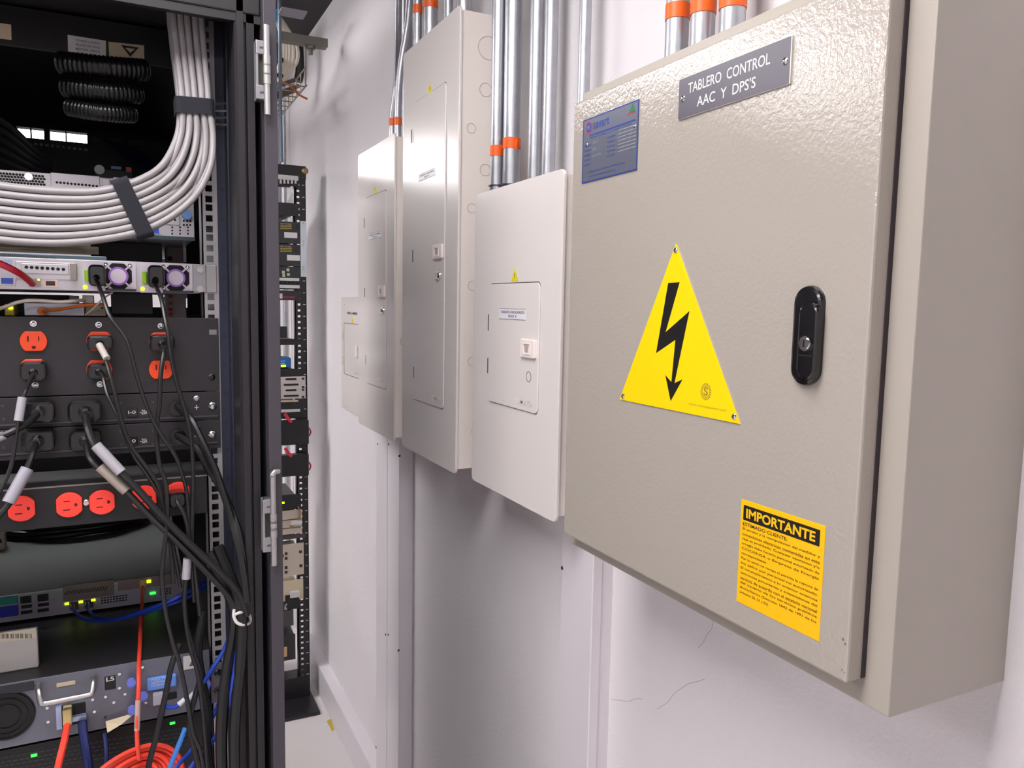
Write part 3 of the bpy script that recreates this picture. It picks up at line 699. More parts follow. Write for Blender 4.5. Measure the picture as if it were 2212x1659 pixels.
# ---------------- power panel with six orange outlets
def outlet(parent, px, py, Yf, m, turned=False, w=.033, h=.0275):
    p = aY(px,py,Yf); flat = .62
    def shape(s=1):
        if not turned: return [(p.x+s*u,p.z+s*v) for u,v in cutcirc(w/2,h/2)]
        return [(p.x+s*v,p.z+s*u) for u,v in cutcirc(w/2,h/2)]
    o = MB().prism('Y', shape(), Yf-.004, Yf+.001, .001).build('outlet', m, parent)
    m_ = MB(); Yo = Yf-.0042
    if not turned:
        m_.box(p.x-.0075,p.x-.0055,Yo,Yf,p.z-.0005,p.z+.0075).box(p.x+.0055,p.x+.007,Yo,Yf,p.z+.0005,p.z+.0068)
        m_.prism('Y', [(p.x-.0024,p.z-.0065),(p.x-.0024,p.z-.009),(p.x-.0014,p.z-.0105),(p.x+.0014,p.z-.0105),(p.x+.0024,p.z-.009),(p.x+.0024,p.z-.0065)], Yo, Yf)
    else:
        m_.box(p.x-.0068,p.x+.0008,Yo,Yf,p.z+.0050,p.z+.0064).box(p.x-.0075,p.x+.0008,Yo,Yf,p.z-.0070,p.z-.0056)
        m_.prism('Y', [(p.x+.0062,p.z-.0022),(p.x+.0088,p.z-.0022),(p.x+.0100,p.z),(p.x+.0088,p.z+.0022),(p.x+.0062,p.z+.0022)], Yo, Yf)
    m_.build('socket_slots', mat('slot_dark_red',(60,14,8),.7), o); return o
def cutcirc(a, b):
    # a duplex receptacle face: circle of radius a cut flat at +-b
    t0 = math.asin(min(.99,b/(a*1.04))); R_ = a*1.0; p = []
    for s0 in (0,math.pi):
        for k in range(9):
            t = s0 - t0 + 2*t0*k/8; p.append((R_*math.cos(t), max(-b,min(b,R_*1.04*math.sin(t)))))
    return p
Y = 1.262
pp = device('power_outlet_unit', 'wide black rack panel with six orange outlets in two rows', 'power outlet panel', mir(.1238),.1238,Y,zz(-.1382),zz(-.0272),.005,PDUB,.0006,body='face_plate')
MB().box(mir(.1),.1,1.267,1.33,zz(-.136),zz(-.030)).build('chassis', PDUB, pp)
for q in ((73,737),(73,797),(215,737),(215,798),(348,738),(348,798),(-80,736),(-80,797)): outlet(pp,*q,Y,OUTO)
for q in ((72,699),(213,701.5),(347,704),(76,832),(216,830)):
    p = aY(*q,Y); MB().cyl((p.x,Y-.0008,p.z),(p.x,Y,p.z),.0042,16).dome((p.x,Y-.0008,p.z),(0,-1,0),.0032,.4).build('rivet', CHROME, pp)
fpart('mounting_slot', (452,712,468,723), Y, mat('slot_steel',(140,136,140),.4,.6), pp, .0006)
m = MB(); p = aY(458,814,Y); m.dome((p.x,Y,p.z),(0,-1,0),.005,.5); m.build('screw', BLKPL, pp)
# ---------------- two thin power distribution units
def thin_pdu(label, z0, z1, ym, group):
    t = device('power_distribution_unit', label, 'power distribution unit', mir(.1238),.1238,1.262,z0,z1,.005,PDUB,.0006,group,body='face_plate')
    MB().box(mir(.1),.1,1.267,1.34,z0+.001,z1-.001).build('chassis', PDUB, t)
    fpart('lower_lip', (-200,ym+30,470,ym+33), 1.262, mat('lip_grey',(70,66,72),.4), t, .002)
    for q in ((459,ym-4),): p = aY(*q,1.262); MB().dome((p.x,1.262,p.z),(0,-1,0),.0062,.45).build('screw', CHROME, t)
    p = aY(425,ym-20,1.262); MB().dome((p.x,1.262,p.z),(0,-1,0),.005,.5).build('ground_screw', STEEL, t)
    m = MB()
    for q in ((260,ym-10),(330,ym-12),(262,ym+18),(330,ym+16),(6,ym-4),(8,ym+24)): fcyl(m,*q,1.262,.002,.0008,8)
    m.build('rivet', mat('rivet_dark',(80,76,80),.35,.6), t)
    p = aY(383,ym-2,1.262); m = MB(); m.cyl((p.x,1.248,p.z),(p.x,1.262,p.z),.0115,20); m.build('gland_ring', BLKPL, t)
    fpart('switch', (274,ym,297,ym+19), 1.262, BLKPL, t, .002, .0006)
    m = MB(); ftext(m,'I-0',(277,ym+6,293,ym+13),1.2596); ftext(m,'~20A',(302,ym+4,318,ym+14),1.2618); ftext(m,'+',(420,ym-6,429,ym+4),1.2618); m.build('lettering', LABW, t)
    return t
pd1 = thin_pdu('upper of two thin black power units under the orange outlet panel', zz(-.1826), zz(-.1396), 881, None)
pd2 = thin_pdu('lower of two thin black power units under the orange outlet panel', zz(-.2275), zz(-.1838), 943, None)
# ---------------- outlet strip with turned red outlets
Y = 1.2
st = device('outlet_strip', 'black box with sideways red outlets, over the coiled black cord', 'power outlet strip', mir(.098),.098,Y,zz(-.3125),zz(-.2555),.11,mat('strip_black',(17,16,18),.6),.0012)
for q in ((47,1098),(150,1090),(221,1084),(312,1074),(384,1066)): outlet(st,*q,Y,OUTR,True,.0345,.031)
p = aY(186,1086,Y); MB().dome((p.x,Y,p.z),(0,-1,0),.0048,.5).build('screw', CHROME, st)
fpart('edge_trim', (0,1042,448,1045), Y, mat('trim_light',(120,112,108),.4,.3), st, .0006)
# ---------------- slid back one-unit server
Y = 1.5
s3 = device('rack_server', 'one-unit server with dull grey lid under the coiled cord', 'server', mir(.078),.078,Y,zz(-.538),zz(-.4995),.62,SRVT,.0008)
fpart('rear_plate', (-60,1284,400,1322), Y, mat('server_plate_lilac',(150,146,160),.4,.4), s3, .0001)
Ys = Y-.0015
def sk(px, yo): return yo-px*.115               # rows follow the plate edge
for i,(x0_,x1_,a_,b_,m_) in enumerate(((-20,38,6,24,TEAL),(-20,40,26,50,mat('connector_royal',(30,44,150),.4)))):
    fpart('video_port', (x0_,1284+a_-.115*8,x1_,1284+b_-.115*20), Y, m_, s3, .004)
for x0_,x1_,a_,b_ in ((44,68,10,25),(81,105,10,25),(46,69,29,36),(82,106,29,36),(45,70,41,48),(81,106,41,48)):
    yc = 1286-.115*(x0_+x1_)/2; fpart('usb_port', (x0_,yc+a_-2,x1_,yc+b_-2), Y, HOLE, s3, .001)
o = fpart('slot_cover', (136,1258,246,1292), Y, mat('slot_mesh_bronze',(112,104,96),.4,.5), s3, .003)
m = MB()
for k in range(15):
    c = aY(142+k*6.2,1281-k*.75,Y-.0032); m.obb(c, Vector((1,0,1.6)).normalized(), Vector((0,1,0)), Vector((-1.6,0,1)).normalized(), .004,.0003,.0007)
m.build('vent', HOLE, o)
o = fpart('slot_cover', (254,1246,372,1268), Y, mat('slot_tan',(124,112,108),.4,.4), s3, .003)
o = fpart('fibre_socket', (302,1250,316,1268), Y-.003, TAN, s3, .006)
m = MB(); fbox(m,(317,1253,326,1259),Y-.004,.001); m.build('status_light', LEDY, s3)
m = MB(); fbox(m,(324,1279,336,1283),Y,.002); m.build('status_light', LEDG, s3)
for px in (140,170,197): m = MB(); fbox(m,(px,1302-(px-140)*.14,px+9,1306-(px-140)*.14),Y,.002); m.build('status_light', LEDY, s3)
for px in (150,182): fpart('network_port', (px,1300-(px-150)*.14,px+20,1317-(px-150)*.14), Y, mat('port_bronze',(92,80,70),.4,.5), s3, .002)
m = MB()
for j in range(3):
    for i in range(9): fbox(m,(218+i*6.5,1291+j*5-i*.8,223+i*6.5,1293.5+j*5-i*.8),Y,.0006)
m.build('vent', HOLE, s3); m = MB()
for j in range(3):
    for i in range(4): fbox(m,(345+i*6.5,1272+j*5-i*.8,350+i*6.5,1274.5+j*5-i*.8),Y,.0006)
m.build('vent', HOLE, s3)
# coil of black cord lying on the lid
m = MB(); pts = []
cx,cy_ = -.115,1.90
for k in range(150):
    a_ = k*2*math.pi/18; r_ = .125+.012*math.sin(k*.77)+.004*math.cos(k*1.3)
    pts.append((cx+r_*math.cos(a_)*1.0, cy_+.085*math.sin(a_)*(r_/.125), zz(-.4995)+.0062+.0105*(k//18 % 4)+.002*math.sin(k*.6)))
m.tube(pts, .0058, 8, 2); tag(m.build('coiled_cable', CABK), 'coiled black cord lying on the grey server lid', 'cord')
bk = device('spare_plug', 'small beige plug at the left end of the coiled cord', 'plug', aY(-14,1158,1.78).x,aY(10,1158,1.78).x,1.78,zz(-.4995),zz(-.463),.03,BEIGE,.003)
fpart('hole', (-3,1165,4,1173), 1.78, BLKI, bk, .001)

# ---------------- two-unit storage device at the bottom
Y = 1.262
s4 = device('storage_server', 'grey storage unit with a bow handle and a blue pull tag', 'server', mir(.1005),.1005,Y,zz(-.6445),zz(-.549),.6,mat('storage_lid_dark',(40,38,40),.45,.2),.0012)
MB().box(mir(.1005),.1005,Y-.0012,Y+.001,zz(-.6445),zz(-.549),.0005).build('front_plate', mat('storage_steel',(112,114,126),.38,.4), s4); Y = Y-.0012
m = MB(); p = aY(14,1546,Y); m.cyl((p.x,Y-.002,p.z),(p.x,Y,p.z),.036,36); m.ring('Y',circ(p.x,p.z,.0345,36),circ(p.x,p.z,.0325,36),Y-.004,Y); m.ring('Y',circ(p.x,p.z,.0265,36),circ(p.x,p.z,.0255,36),Y-.004,Y)
m.ring('Y',circ(p.x,p.z,.018,36),circ(p.x,p.z,.0172,36),Y-.004,Y); m.build('fan_grille', mat('grille_black',(22,22,24),.4,.3), s4)
fpart('fan_module', (-60,1482,74,1500), Y, mat('fan_module_dark',(46,44,50),.4,.3), s4, .003)
m = MB(); m.tube([aY(84,1478,Y+.002),aY(84,1490,Y-.016),aY(88,1514,Y-.026),aY(98,1519,Y-.027),aY(150,1509,Y-.027),aY(190,1501,Y-.027),aY(199,1495,Y-.026),aY(202,1472,Y-.016),aY(203,1458,Y+.002)], .0045, 12, 6); m.build('bow_handle', STEEL, s4)
def tilt(px0,py0,px1,py1,Yq,th,m_,nm,par,d=.001):
    c = aY((px0+px1)/2,(py0+py1)/2,Yq); a = aY(px0,py0,Yq); b = aY(px1,py0,Yq); e = aY(px0,py1,Yq)
    return MB().box(c.x-abs(b.x-a.x)/2,c.x+abs(b.x-a.x)/2,Yq-d,Yq+.0005,c.z-abs(a.z-e.z)/2,c.z+abs(a.z-e.z)/2,th).build(nm,m_,par)
o = tilt(226,1460,250,1489,Y,.0003,BLKI,'model_label',s4); m = MB(); ftext(m,'L5',(229,1462,247,1471),Y-.0011,.03); m.build('lettering', LABW, o)
tilt(122,1473,163,1481,Y,.0003,LABC,'strip_label',s4)
o = tilt(318,1458,382,1485,Y,.002,TAGB,'pull_tag',s4,.006)
m = MB()
for k in range(3): ftext(m,('PULL TAG','SERVICE','INFORMATION')[k],(326,1464+k*6,368,1468+k*6),Y-.0062,.0)
m.build('lettering', LABW, o)
for q in ((284,1473),(310,1502),(286,1532),(446,1476)):
    m = MB(); fcyl(m,*q,Y,.0052,.012,14); fcyl(m,*q,Y-.012,.0062,.004,14); m.build('thumbscrew', PERI, s4)
o = tilt(396,1415,436,1444,Y,.0003,LABW,'warning_label',s4); a = rc(402,1420,424,1438,Y)
MB().prism('Y',[(a[0]+.004,a[2]),(a[1],a[2]),((a[0]+a[1])/2+.003,a[3])],Y-.0012,Y-.0009).build('triangle', mat('label_grey_print',(90,84,88),.5), o)
o = tilt(134,1520,186,1565,Y,.001,HOLE,'module_bay',s4); fpart('cage', (122,1524,134,1572), Y, mat('cage_blue_silver',(176,188,222),.3,.5), s4, .006); fpart('cage', (152,1542,187,1552), Y, mat('cage_blue_silver',(176,188,222),.3,.5), s4, .008)
o = tilt(360,1495,382,1510,Y,.001,HOLE,'network_port',s4); tilt(330,1492,352,1516,Y,.001,mat('jack_clear_grey',(170,168,178),.3),'network_plug',s4,.012)
m = MB()
for q in ((228,1505),(246,1517),(204,1537),(226,1548),(102,1529),(104,1559),(200,1511),(315,1518),(308,1441),(258,1456),(258,1486),(270,1499)): fcyl(m,*q,Y,.0022,.0012,8)
m.build('screw', CHROME, s4)
fpart('mounting_ear', (455,1432,492,1515), 1.2665, mat('ear_steel',(120,114,122),.4,.4), s4, .002, .0006, 0)
for q in ((471,1453),(471,1491)): p = aY(*q,1.264); MB().dome((p.x,1.2645,p.z),(0,-1,0),.0062,.6).build('screw', BLKPL, s4)
m = MB(); q = [aY(228,1559,1.25),aY(292,1540,1.25),aY(262,1565,1.235),aY(232,1583,1.235)]
m.quad(q); m.quad([v+Vector((0,.001,0)) for v in reversed(q)]); m.build('torn_label', LABC, s4)
# clear sleeve with papers on top of it
pd = device('document_sleeve', 'cloudy plastic sleeve of papers standing on the storage unit', 'document sleeve', aY(-70,1420,1.30).x,aY(83,1420,1.30).x,1.30,zz(-.549),zz(-.4895),.012,mat('sleeve_cloudy',(168,164,162),.3),.002,body='sleeve')
fpart('barcode_label', (-30,1364,78,1385), 1.30, mat('label_barcode',(186,178,160),.5), pd, .0005)
m = MB()
for k in range(26):
    if k%4 != 3: fbox(m,(2+k*2.6,1369,3.2+k*2.6+(k%3)*.5,1379),1.2995,.0003)
m.build('barcode', mat('ink_brown_grey',(96,88,76),.6), pd)
# perforated black server below
Y = 1.27
s5 = device('rack_server', 'black perforated server with green lights at the picture bottom', 'server', mir(.1005),.1005,Y,zz(-.760),zz(-.652),.6,mat('server_black',(20,20,22),.4,.2),.001)
m = MB()
for j in range(5):
    for i in range(34): fbox(m,(-30+i*13+(6 if j%2 else 0),1640-(i*13)*.165+j*9,-21+i*13+(6 if j%2 else 0),1643-(i*13)*.165+j*9),Y,.0005)
m.build('vent', mat('mesh_edge_grey',(58,56,60),.4,.4), s5)
for q in ((67,1629,80,1634),(367,1560,378,1564)): fpart('status_light', q, Y-.0005, LEDG, s5, .001)

# ---------------- upper part: black chassis with labels, ribbed hoses, patch frame
Y = 1.35
uc = device('black_chassis', 'black chassis high in the rack with a white and a tan warning label', 'rack device', mir(.1),.1,Y,zz(.3555),zz(.412),.55,mat('chassis_black',(18,17,19),.4),.001)
def slant(px, d, nm, m_, par):     # surveyed four-corner label on the plane Y
    q = [aY(a_,b_,Y-d) for a_,b_ in px]; mb_ = MB(); mb_.prism('Y',[(v.x,v.z) for v in q],Y-d,Y-d+.0006); return mb_.build(nm,m_,par)
o = slant(((146,75),(229,88),(229,125),(147,111)),.0006,'white_label',LABW,uc); m = MB()
for k,s_ in enumerate(('NO ABRIR LA PUERTA','PELIGRO DE CAIDA','MANTENER CERRADO','RIESGO ELECTRICO')):
    a = rc(164,86+k*9+2,216,91+k*9+2,Y-.0007); write(m,s_,(a[0],Y-.0008,a[2]),Vector((1,0,.0)),UP,a[1]-a[0],a[3]-a[2],.01)
m.build('lettering', mat('ink_violet_grey',(90,86,110),.5), o)
o = slant(((234,90),(311,98),(312,133),(236,123)),.0006,'tan_label',LABC,uc)
a = rc(262,100,300,123,Y-.0007); MB().ring('Y',[(a[0],a[3]),(a[1],a[3]),((a[0]+a[1])/2,a[2])],[(a[0]+.005,a[3]-.003),(a[1]-.005,a[3]-.003),((a[0]+a[1])/2,a[2]+.006)],Y-.0009,Y-.0006).build('triangle', BLKI, o)
slant(((-30,46),(24,53),(25,86),(-30,80)),.0006,'tan_label',LABC,uc)
Y = 1.285
for k,(yc,lb) in enumerate(((150,'top ribbed black hose loop under the tan label'),(202,'middle ribbed black hose loop between two others'),(246,'lowest ribbed black hose loop above the bright slots'))):
    a,b = aY(132+k*9,yc-14,Y),aY(312-k*13,yc+2,Y); m = MB()
    pts = [(a.x+(b.x-a.x)*i/8, Y-.02*math.sin(math.pi*i/8), a.z+(b.z-a.z)*i/8-.006*math.sin(math.pi*i/8)) for i in range(9)]
    m.tube(pts, .0155-.0017*k, 16, 12, rf=lambda f: 1+.045*math.sin(f*2*math.pi*20))
    tag(m.build('ribbed_hose', mat('hose_gloss_black',(7,7,8),.3,coat=.1,spec=.35)), lb, 'hose')
pf = thing('patch_bay', 'black frame at the far side of the rack with lit gaps', 'rack frame', (XC,2.1,zz(.2)))
m = MB(); Y = 2.1; za,zb = zz(.358),zz(.381); xl,xr = mir(.17),.17
m.box(xl,xr,Y,Y+.03,zz(.17),za); m.box(xl,xr,Y,Y+.03,zb,zz(.41))
for x0_,x1_ in ((-400,36),(65,67),(95,107),(141,143),(188,420)):
    a,b = aY(x0_,293,Y).x,aY(x1_,300,Y).x; m.box(max(xl,a),min(xr,b),Y,Y+.03,za,zb)
m.build('frame', mat('frame_black',(14,14,16),.5), pf)
for k,(x0_,x1_) in enumerate(((198,230),(233,265),(276,310),(313,345))): fpart('dim_slot', (x0_,297+k*3,x1_,306+k*3), Y, mat('dim_slot_brown',(74,64,60),.5), pf, .003)  # brown colour stands in for the dim light in these slots
m = MB()
for k in range(11): fbox(m,(62+k*12,307+k*1.4,69+k*12,312+k*1.4),Y,.002)
m.build('port', mat('port_grey_metal',(120,116,116),.3,.5), pf)  # row of small grey metallic ports
mo = device('patch_module', 'small lit-looking module with white, blue and red ports above the silver server', 'network device', aY(205,366,1.75).x,aY(287,372,1.75).x,1.75,zz(.2245),zz(.252),.05,mat('module_black',(20,20,24),.5))
m = MB(); fcyl(m,215,367,1.75,.009,.004); m.build('white_port', mat('port_white',(236,236,244),.4), mo)
fpart('blue_port', (240,360,262,366), 1.75, mat('port_light_blue',(110,130,200),.4), mo, .004); fpart('red_port', (272,362,284,372), 1.75, REDP, mo, .004)

# ================================================================== CABLES
def cable(name, label, cat, pts, r, m_, group=None, sub=6, n=8):
    return tag(MB().tube([aY(px,py,Y) for px,py,Y in pts], r, n, sub).build(name, m_), label, cat, group)
# grey bundle: a path in the rack front, each cable offset across it
path = [(400,3,1.219,33),(403,45,1.217,33),(409,110,1.212,32),(417,180,1.207,31),(421,230,1.203,30),(424,285,1.200,36),(414,340,1.190,41),(388,388,1.182,42),(345,424,1.176,42),(287,450,1.172,41),(215,465,1.172,44),(130,469,1.172,47),(50,465,1.174,48),(-30,456,1.176,48),(-120,446,1.18,48),(-230,450,1.19,48),(-310,490,1.195,46),(-350,590,1.2,44),(-362,800,1.2,44),(-365,1100,1.2,44)]
P3 = [aY(a,b,c) for a,b,c,_ in path]
nrm = []
for i in range(len(P3)):
    tn = (P3[min(i+1,len(P3)-1)]-P3[max(0,i-1)]).normalized(); nrm.append(Vector((0,1,0)).cross(tn).normalized())
for k in range(24):
    pts = []
    jx,jy = random.uniform(-.0005,.0005),random.uniform(-.0005,.0005)
    for i,p in enumerate(P3):
        f = max(0,min(1,(i-4)/5)); f = f*f*(3-2*f)
        ut = (k//5-2.0+.25*((k%5)%2)-.12)*.0089; ul = (k//3-3.5+.3*((k%3)%2))*.0090
        vt = (k%5)*.0080; vl = (k%3)*.0086
        sc_ = path[i][3]/(32 if i < 5 else 46 if i > 9 else 32+14*f)
        pts.append(p + nrm[i]*((ut*(1-f)+ul*f)*min(1.12,max(.96,sc_))+jx) + Vector((0,vt*(1-f)+vl*f+jy,0)))
    tag(MB().tube(pts,.00445,10,6).build('network_cable', CABG), 'grey network cable in the thick bundle held by two navy straps', 'cable', 'grey cables of the strapped bundle')
def strap(label, i, w, dp):
    c,n,tn = P3[i],nrm[i],Vector((0,1,0)).cross(nrm[i]).normalized(); hw = path[i][3]/1673.6*1.15+.0028 if i != 9 else .0415
    m = MB(); t = bmesh.new(); L = []
    hw = max(hw,.0258); prof = rrect(-hw,hw,-.0075,dp,.0075,5)
    for s_ in (-1,1):
        for k_ in (1,.93): L.append([t.verts.new(c+n*(u*k_)+Vector((0,1,0))*((v-.009)*k_+.009)+tn*(s_*w/2)) for u,v in prof])
    N = len(prof)
    for k in range(N):
        q = (k+1)%N
        for A,B in ((L[0],L[2]),(L[1],L[3]),(L[0],L[1]),(L[2],L[3])): t.faces.new((A[k],A[q],B[q],B[k]))
    bmesh.ops.recalc_face_normals(t, faces=t.faces); m.add(t)
    return tag(m.build('cable_strap', VELC), label, 'strap', 'navy straps round the grey bundle')
strap('upper navy strap round the upright stretch of the grey bundle', 4, .022, .040)
strap('lower navy strap where the grey bundle runs sideways', 9, .021, .025)
# power cords
def cord(label, pts, r=.0028, m_=CABK, plug=None, sleeve=None, cat='power cord', name='power_cable'):
    p0 = aY(*pts[0]); t = thing(name, label, cat, p0)
    P = [aY(px,py,Y) for px,py,Y in pts]; MB().tube(P, r, 8, 6).build('cord', m_, t)
    if plug:
        px,py,w,h,Yf = plug; c = aY(px,py,Yf); m = MB()
        m.prism('Y', rrect(c.x-w/2,c.x+w/2,c.z-h/2,c.z+h/2,min(w,h)*.3,4), Yf-.03, Yf-.004, .003)
        b_ = aY(*pts[1]); a_ = Vector((c.x,Yf-.022,c.z)); m.cyl(a_, a_.lerp(P[0],.999) if (P[0]-a_).length > .004 else a_+Vector((0,-.006,-.004)), min(w,h)*.32, 12, r*1.5)
        m.build('plug', BLKPL, t)
    for (i0,i1,rr,mm) in (sleeve or []):
        A,B = aY(*i0),aY(*i1); m = MB(); m.smooth = True; m.cyl(A,B,rr,12); o = m.build('sleeve', mm, t)
    return t
LT = mat('sleeve_label_white',(158,155,162),.4)
cord('cord with a lime-clipped plug on the left power supply of the silver server', [(208,604,1.235),(222,640,1.2),(238,684,1.18),(269,726,1.172),(283,762,1.17),(297,816,1.17),(311,861,1.17),(328,903,1.17),(350,942,1.168),(378,984,1.165),(392,1020,1.165),(403,1062,1.165),(409,1130,1.165),(420,1220,1.16),(432,1330,1.15)], .0029, plug=(211,596,.022,.030,1.266))
cord('cord plugged into the right power supply of the silver server', [(334,612,1.235),(348,645,1.2),(357,690,1.18),(364,726,1.172),(369,768,1.17),(382,827,1.17),(401,889,1.168),(410,928,1.165),(415,973,1.165),(417.6,1034,1.165),(416,1100,1.165),(414,1200,1.16),(420,1300,1.16)], .0029, plug=(336,598,.022,.032,1.266))
cord('cord with a clear grey sleeve in the upper middle orange outlet', [(216,745,1.225),(228,776,1.205),(238,810,1.19),(252,866,1.18),(263,908,1.178),(273,939,1.178),(291,975,1.176),(314,1006,1.172),(339,1043,1.168),(352,1085,1.165),(366,1160,1.16),(375,1260,1.158)], .0027, plug=(217,738,.032,.020,1.262), sleeve=[((214.5,745,1.222),(231,775,1.201),.0046,mat('sleeve_clear_grey',(176,170,164),.4))])
cord('cord from the lower middle orange outlet', [(215,806,1.228),(222,815,1.21),(231,850,1.195),(245,880,1.188),(257,905,1.186),(272,945,1.184),(289,985,1.182),(312,1018,1.178),(336,1056,1.174),(356,1100,1.17),(372,1170,1.166),(390,1270,1.162)], .0027, plug=(213,799,.027,.022,1.262))
cord('cord from the upper right orange outlet, long and nearly straight down', [(351,748,1.225),(354,760,1.2),(347,810,1.188),(345,866,1.182),(340,908,1.18),(339,950,1.178),(345,1006,1.172),(359,1048,1.165),(361,1130,1.155),(353,1200,1.15),(350,1240,1.15),(353,1285,1.15),(361,1337,1.15),(375,1393,1.15),(386,1425,1.15),(397,1475,1.15),(405,1515,1.15),(417,1582,1.15),(433,1624,1.15),(446,1700,1.15)], .0030, plug=(349,739,.033,.024,1.262))
cord('cord with a white name sleeve from the lower left orange outlet', [(72,808,1.228),(62,828,1.205),(53,849,1.19),(45,880,1.185),(39,912,1.182),(34,950,1.18),(24,1006,1.176),(0,1062,1.172),(-50,1150,1.168),(-130,1260,1.165),(-220,1400,1.165)], .0027, plug=(76,799,.031,.027,1.262), sleeve=[((48.5,858,1.188),(40,909,1.183),.0055,LT)])
cord('thick cord from the left plug of the upper thin power unit', [(80,895,1.21),(62,912,1.195),(40,925,1.185),(18,936,1.18),(-20,952,1.18),(-120,1010,1.18),(-210,1120,1.18),(-250,1300,1.18)], .0046, CABKT, plug=(86,885,.040,.030,1.262), sleeve=[((10,940,1.181),(-8,948,1.18),.0056,LT)])
cord('thick cord with a foggy sleeve from the left plug of the lower thin power unit', [(76,958,1.21),(70,980,1.19),(60,1008,1.18),(45,1045,1.172),(22,1085,1.165),(0,1112,1.162),(-50,1165,1.16),(-150,1260,1.16),(-235,1400,1.16)], .0040, CABKT, plug=(86,946,.040,.030,1.262), sleeve=[((59,1012,1.179),(18,1086,1.164),.0078,mat('sleeve_foggy',(150,148,158),.35))])
cord('thick cord with a white sleeve from the right plug of the upper thin power unit', [(186,898,1.21),(189,922,1.19),(196,945,1.18),(208,968,1.172),(233,995,1.166),(262,1022,1.16),(300,1060,1.155),(345,1110,1.15),(400,1165,1.145),(460,1222,1.14),(515,1280,1.135),(533,1330,1.135)], .0050, CABKT, plug=(185,884,.042,.031,1.262), sleeve=[((207,962,1.172),(262,1021,1.16),.0073,LT)])
cord('thick cord with a clear sleeve, right plug of the lower thin power unit', [(188,958,1.21),(193,985,1.19),(206,1004,1.18),(240,1034,1.174),(275,1064,1.168),(330,1120,1.16),(385,1172,1.152),(440,1228,1.146),(495,1290,1.142),(520,1340,1.14)], .0048, CABKT, plug=(186,946,.040,.030,1.262), sleeve=[((216,1008,1.178),(274,1061,1.168),.0072,mat('sleeve_tan_clear',(150,140,132),.35))])
cord('thick feed cable out of the upper power unit gland', [(384,879,1.245),(392,886,1.23),(412,905,1.205),(433,945,1.19),(452,985,1.18),(468,1022,1.175),(484,1070,1.17),(500,1120,1.165),(513,1170,1.15),(526,1230,1.138),(534,1300,1.132)], .0052, CABKT, name='feed_cable', cat='power cable')
cord('thick feed cable out of the lower power unit gland', [(384,942,1.245),(395,948,1.225),(425,968,1.2),(448,1006,1.188),(478,1056,1.18),(498,1100,1.175),(515,1150,1.155),(526,1215,1.142),(531,1270,1.140)], .0052, CABKT, name='feed_cable', cat='power cable')
cord('cord with a white tag from the far right red outlet', [(381,1073,1.175),(386,1090,1.165),(398,1112,1.16),(406,1146,1.158),(407,1188,1.157),(404,1230,1.156),(401,1256,1.156),(398,1300,1.156),(403,1356,1.156),(413,1407,1.156),(428,1460,1.152),(440,1560,1.15),(450,1700,1.15)], .0030, plug=(381,1071,.024,.022,1.2), sleeve=[((405,1206,1.156),(402,1250,1.156),.0058,LT)])
for k,(lab_,pts,r) in enumerate((('thick black cable sagging along the rack post, inner one',[(450,1195,1.17),(490,1270,1.16),(507,1320,1.15),(505,1370,1.15),(492,1440,1.15),(482,1520,1.15),(478,1600,1.15),(480,1700,1.15)],.0085),
        ('thick black cable sagging along the rack post, outer one',[(470,1180,1.175),(510,1280,1.148),(522,1340,1.137),(520,1420,1.137),(510,1520,1.14),(506,1600,1.14),(508,1700,1.14)],.0080),
        ('thin black cable crossing before the blue tag',[(388,1390,1.16),(370,1440,1.15),(360,1490,1.148),(350,1535,1.146),(335,1600,1.14),(322,1650,1.135),(315,1700,1.13)],.0040),
        ('black cable crossing before the warning label of the storage unit',[(405,1360,1.165),(418,1410,1.16),(432,1460,1.158),(420,1510,1.156),(409,1560,1.154),(418,1610,1.152),(440,1700,1.15)],.0040),
        ('black cable in front of the lower rail end',[(440,1320,1.2),(428,1400,1.19),(436,1470,1.185),(450,1540,1.18),(446,1600,1.178),(458,1700,1.175)],.0062))):
    cable('power_cable', lab_, 'power cable', pts, r, CABKT)
# white tie and strips on the post
tag(MB().tube([aY(px,py,Y) for px,py,Y in ((506,1316,1.135),(505,1330,1.133),(511,1344,1.13),(524,1350,1.13),(537,1347,1.14),(541,1338,1.147),(536,1326,1.145),(520,1323,1.132),(507,1328,1.133))], .0023, 6, 5).build('cable_tie', mat('tie_white',(206,200,200),.4)), 'white looped tie round the thick black cables by the post', 'cable tie')
tag(MB().band([aY(px,py,1.205) for px,py in ((525,880),(526,1000),(527,1060),(530,1110),(529,1162))], .0042, .0012, (0,-1,0)).build('hanging_strap', mat('strap_white',(190,180,184),.5)), 'thin white strap hanging down beside the rack post', 'strap')
tag(MB().band([aY(px,py,1.14) for px,py in ((519,1378),(517,1400),(514,1424))], .0045, .0012, (0,-1,0)).build('hanging_strap', mat('strap_white',(190,180,184),.5)), 'short white strap end between the thick black cables', 'strap')
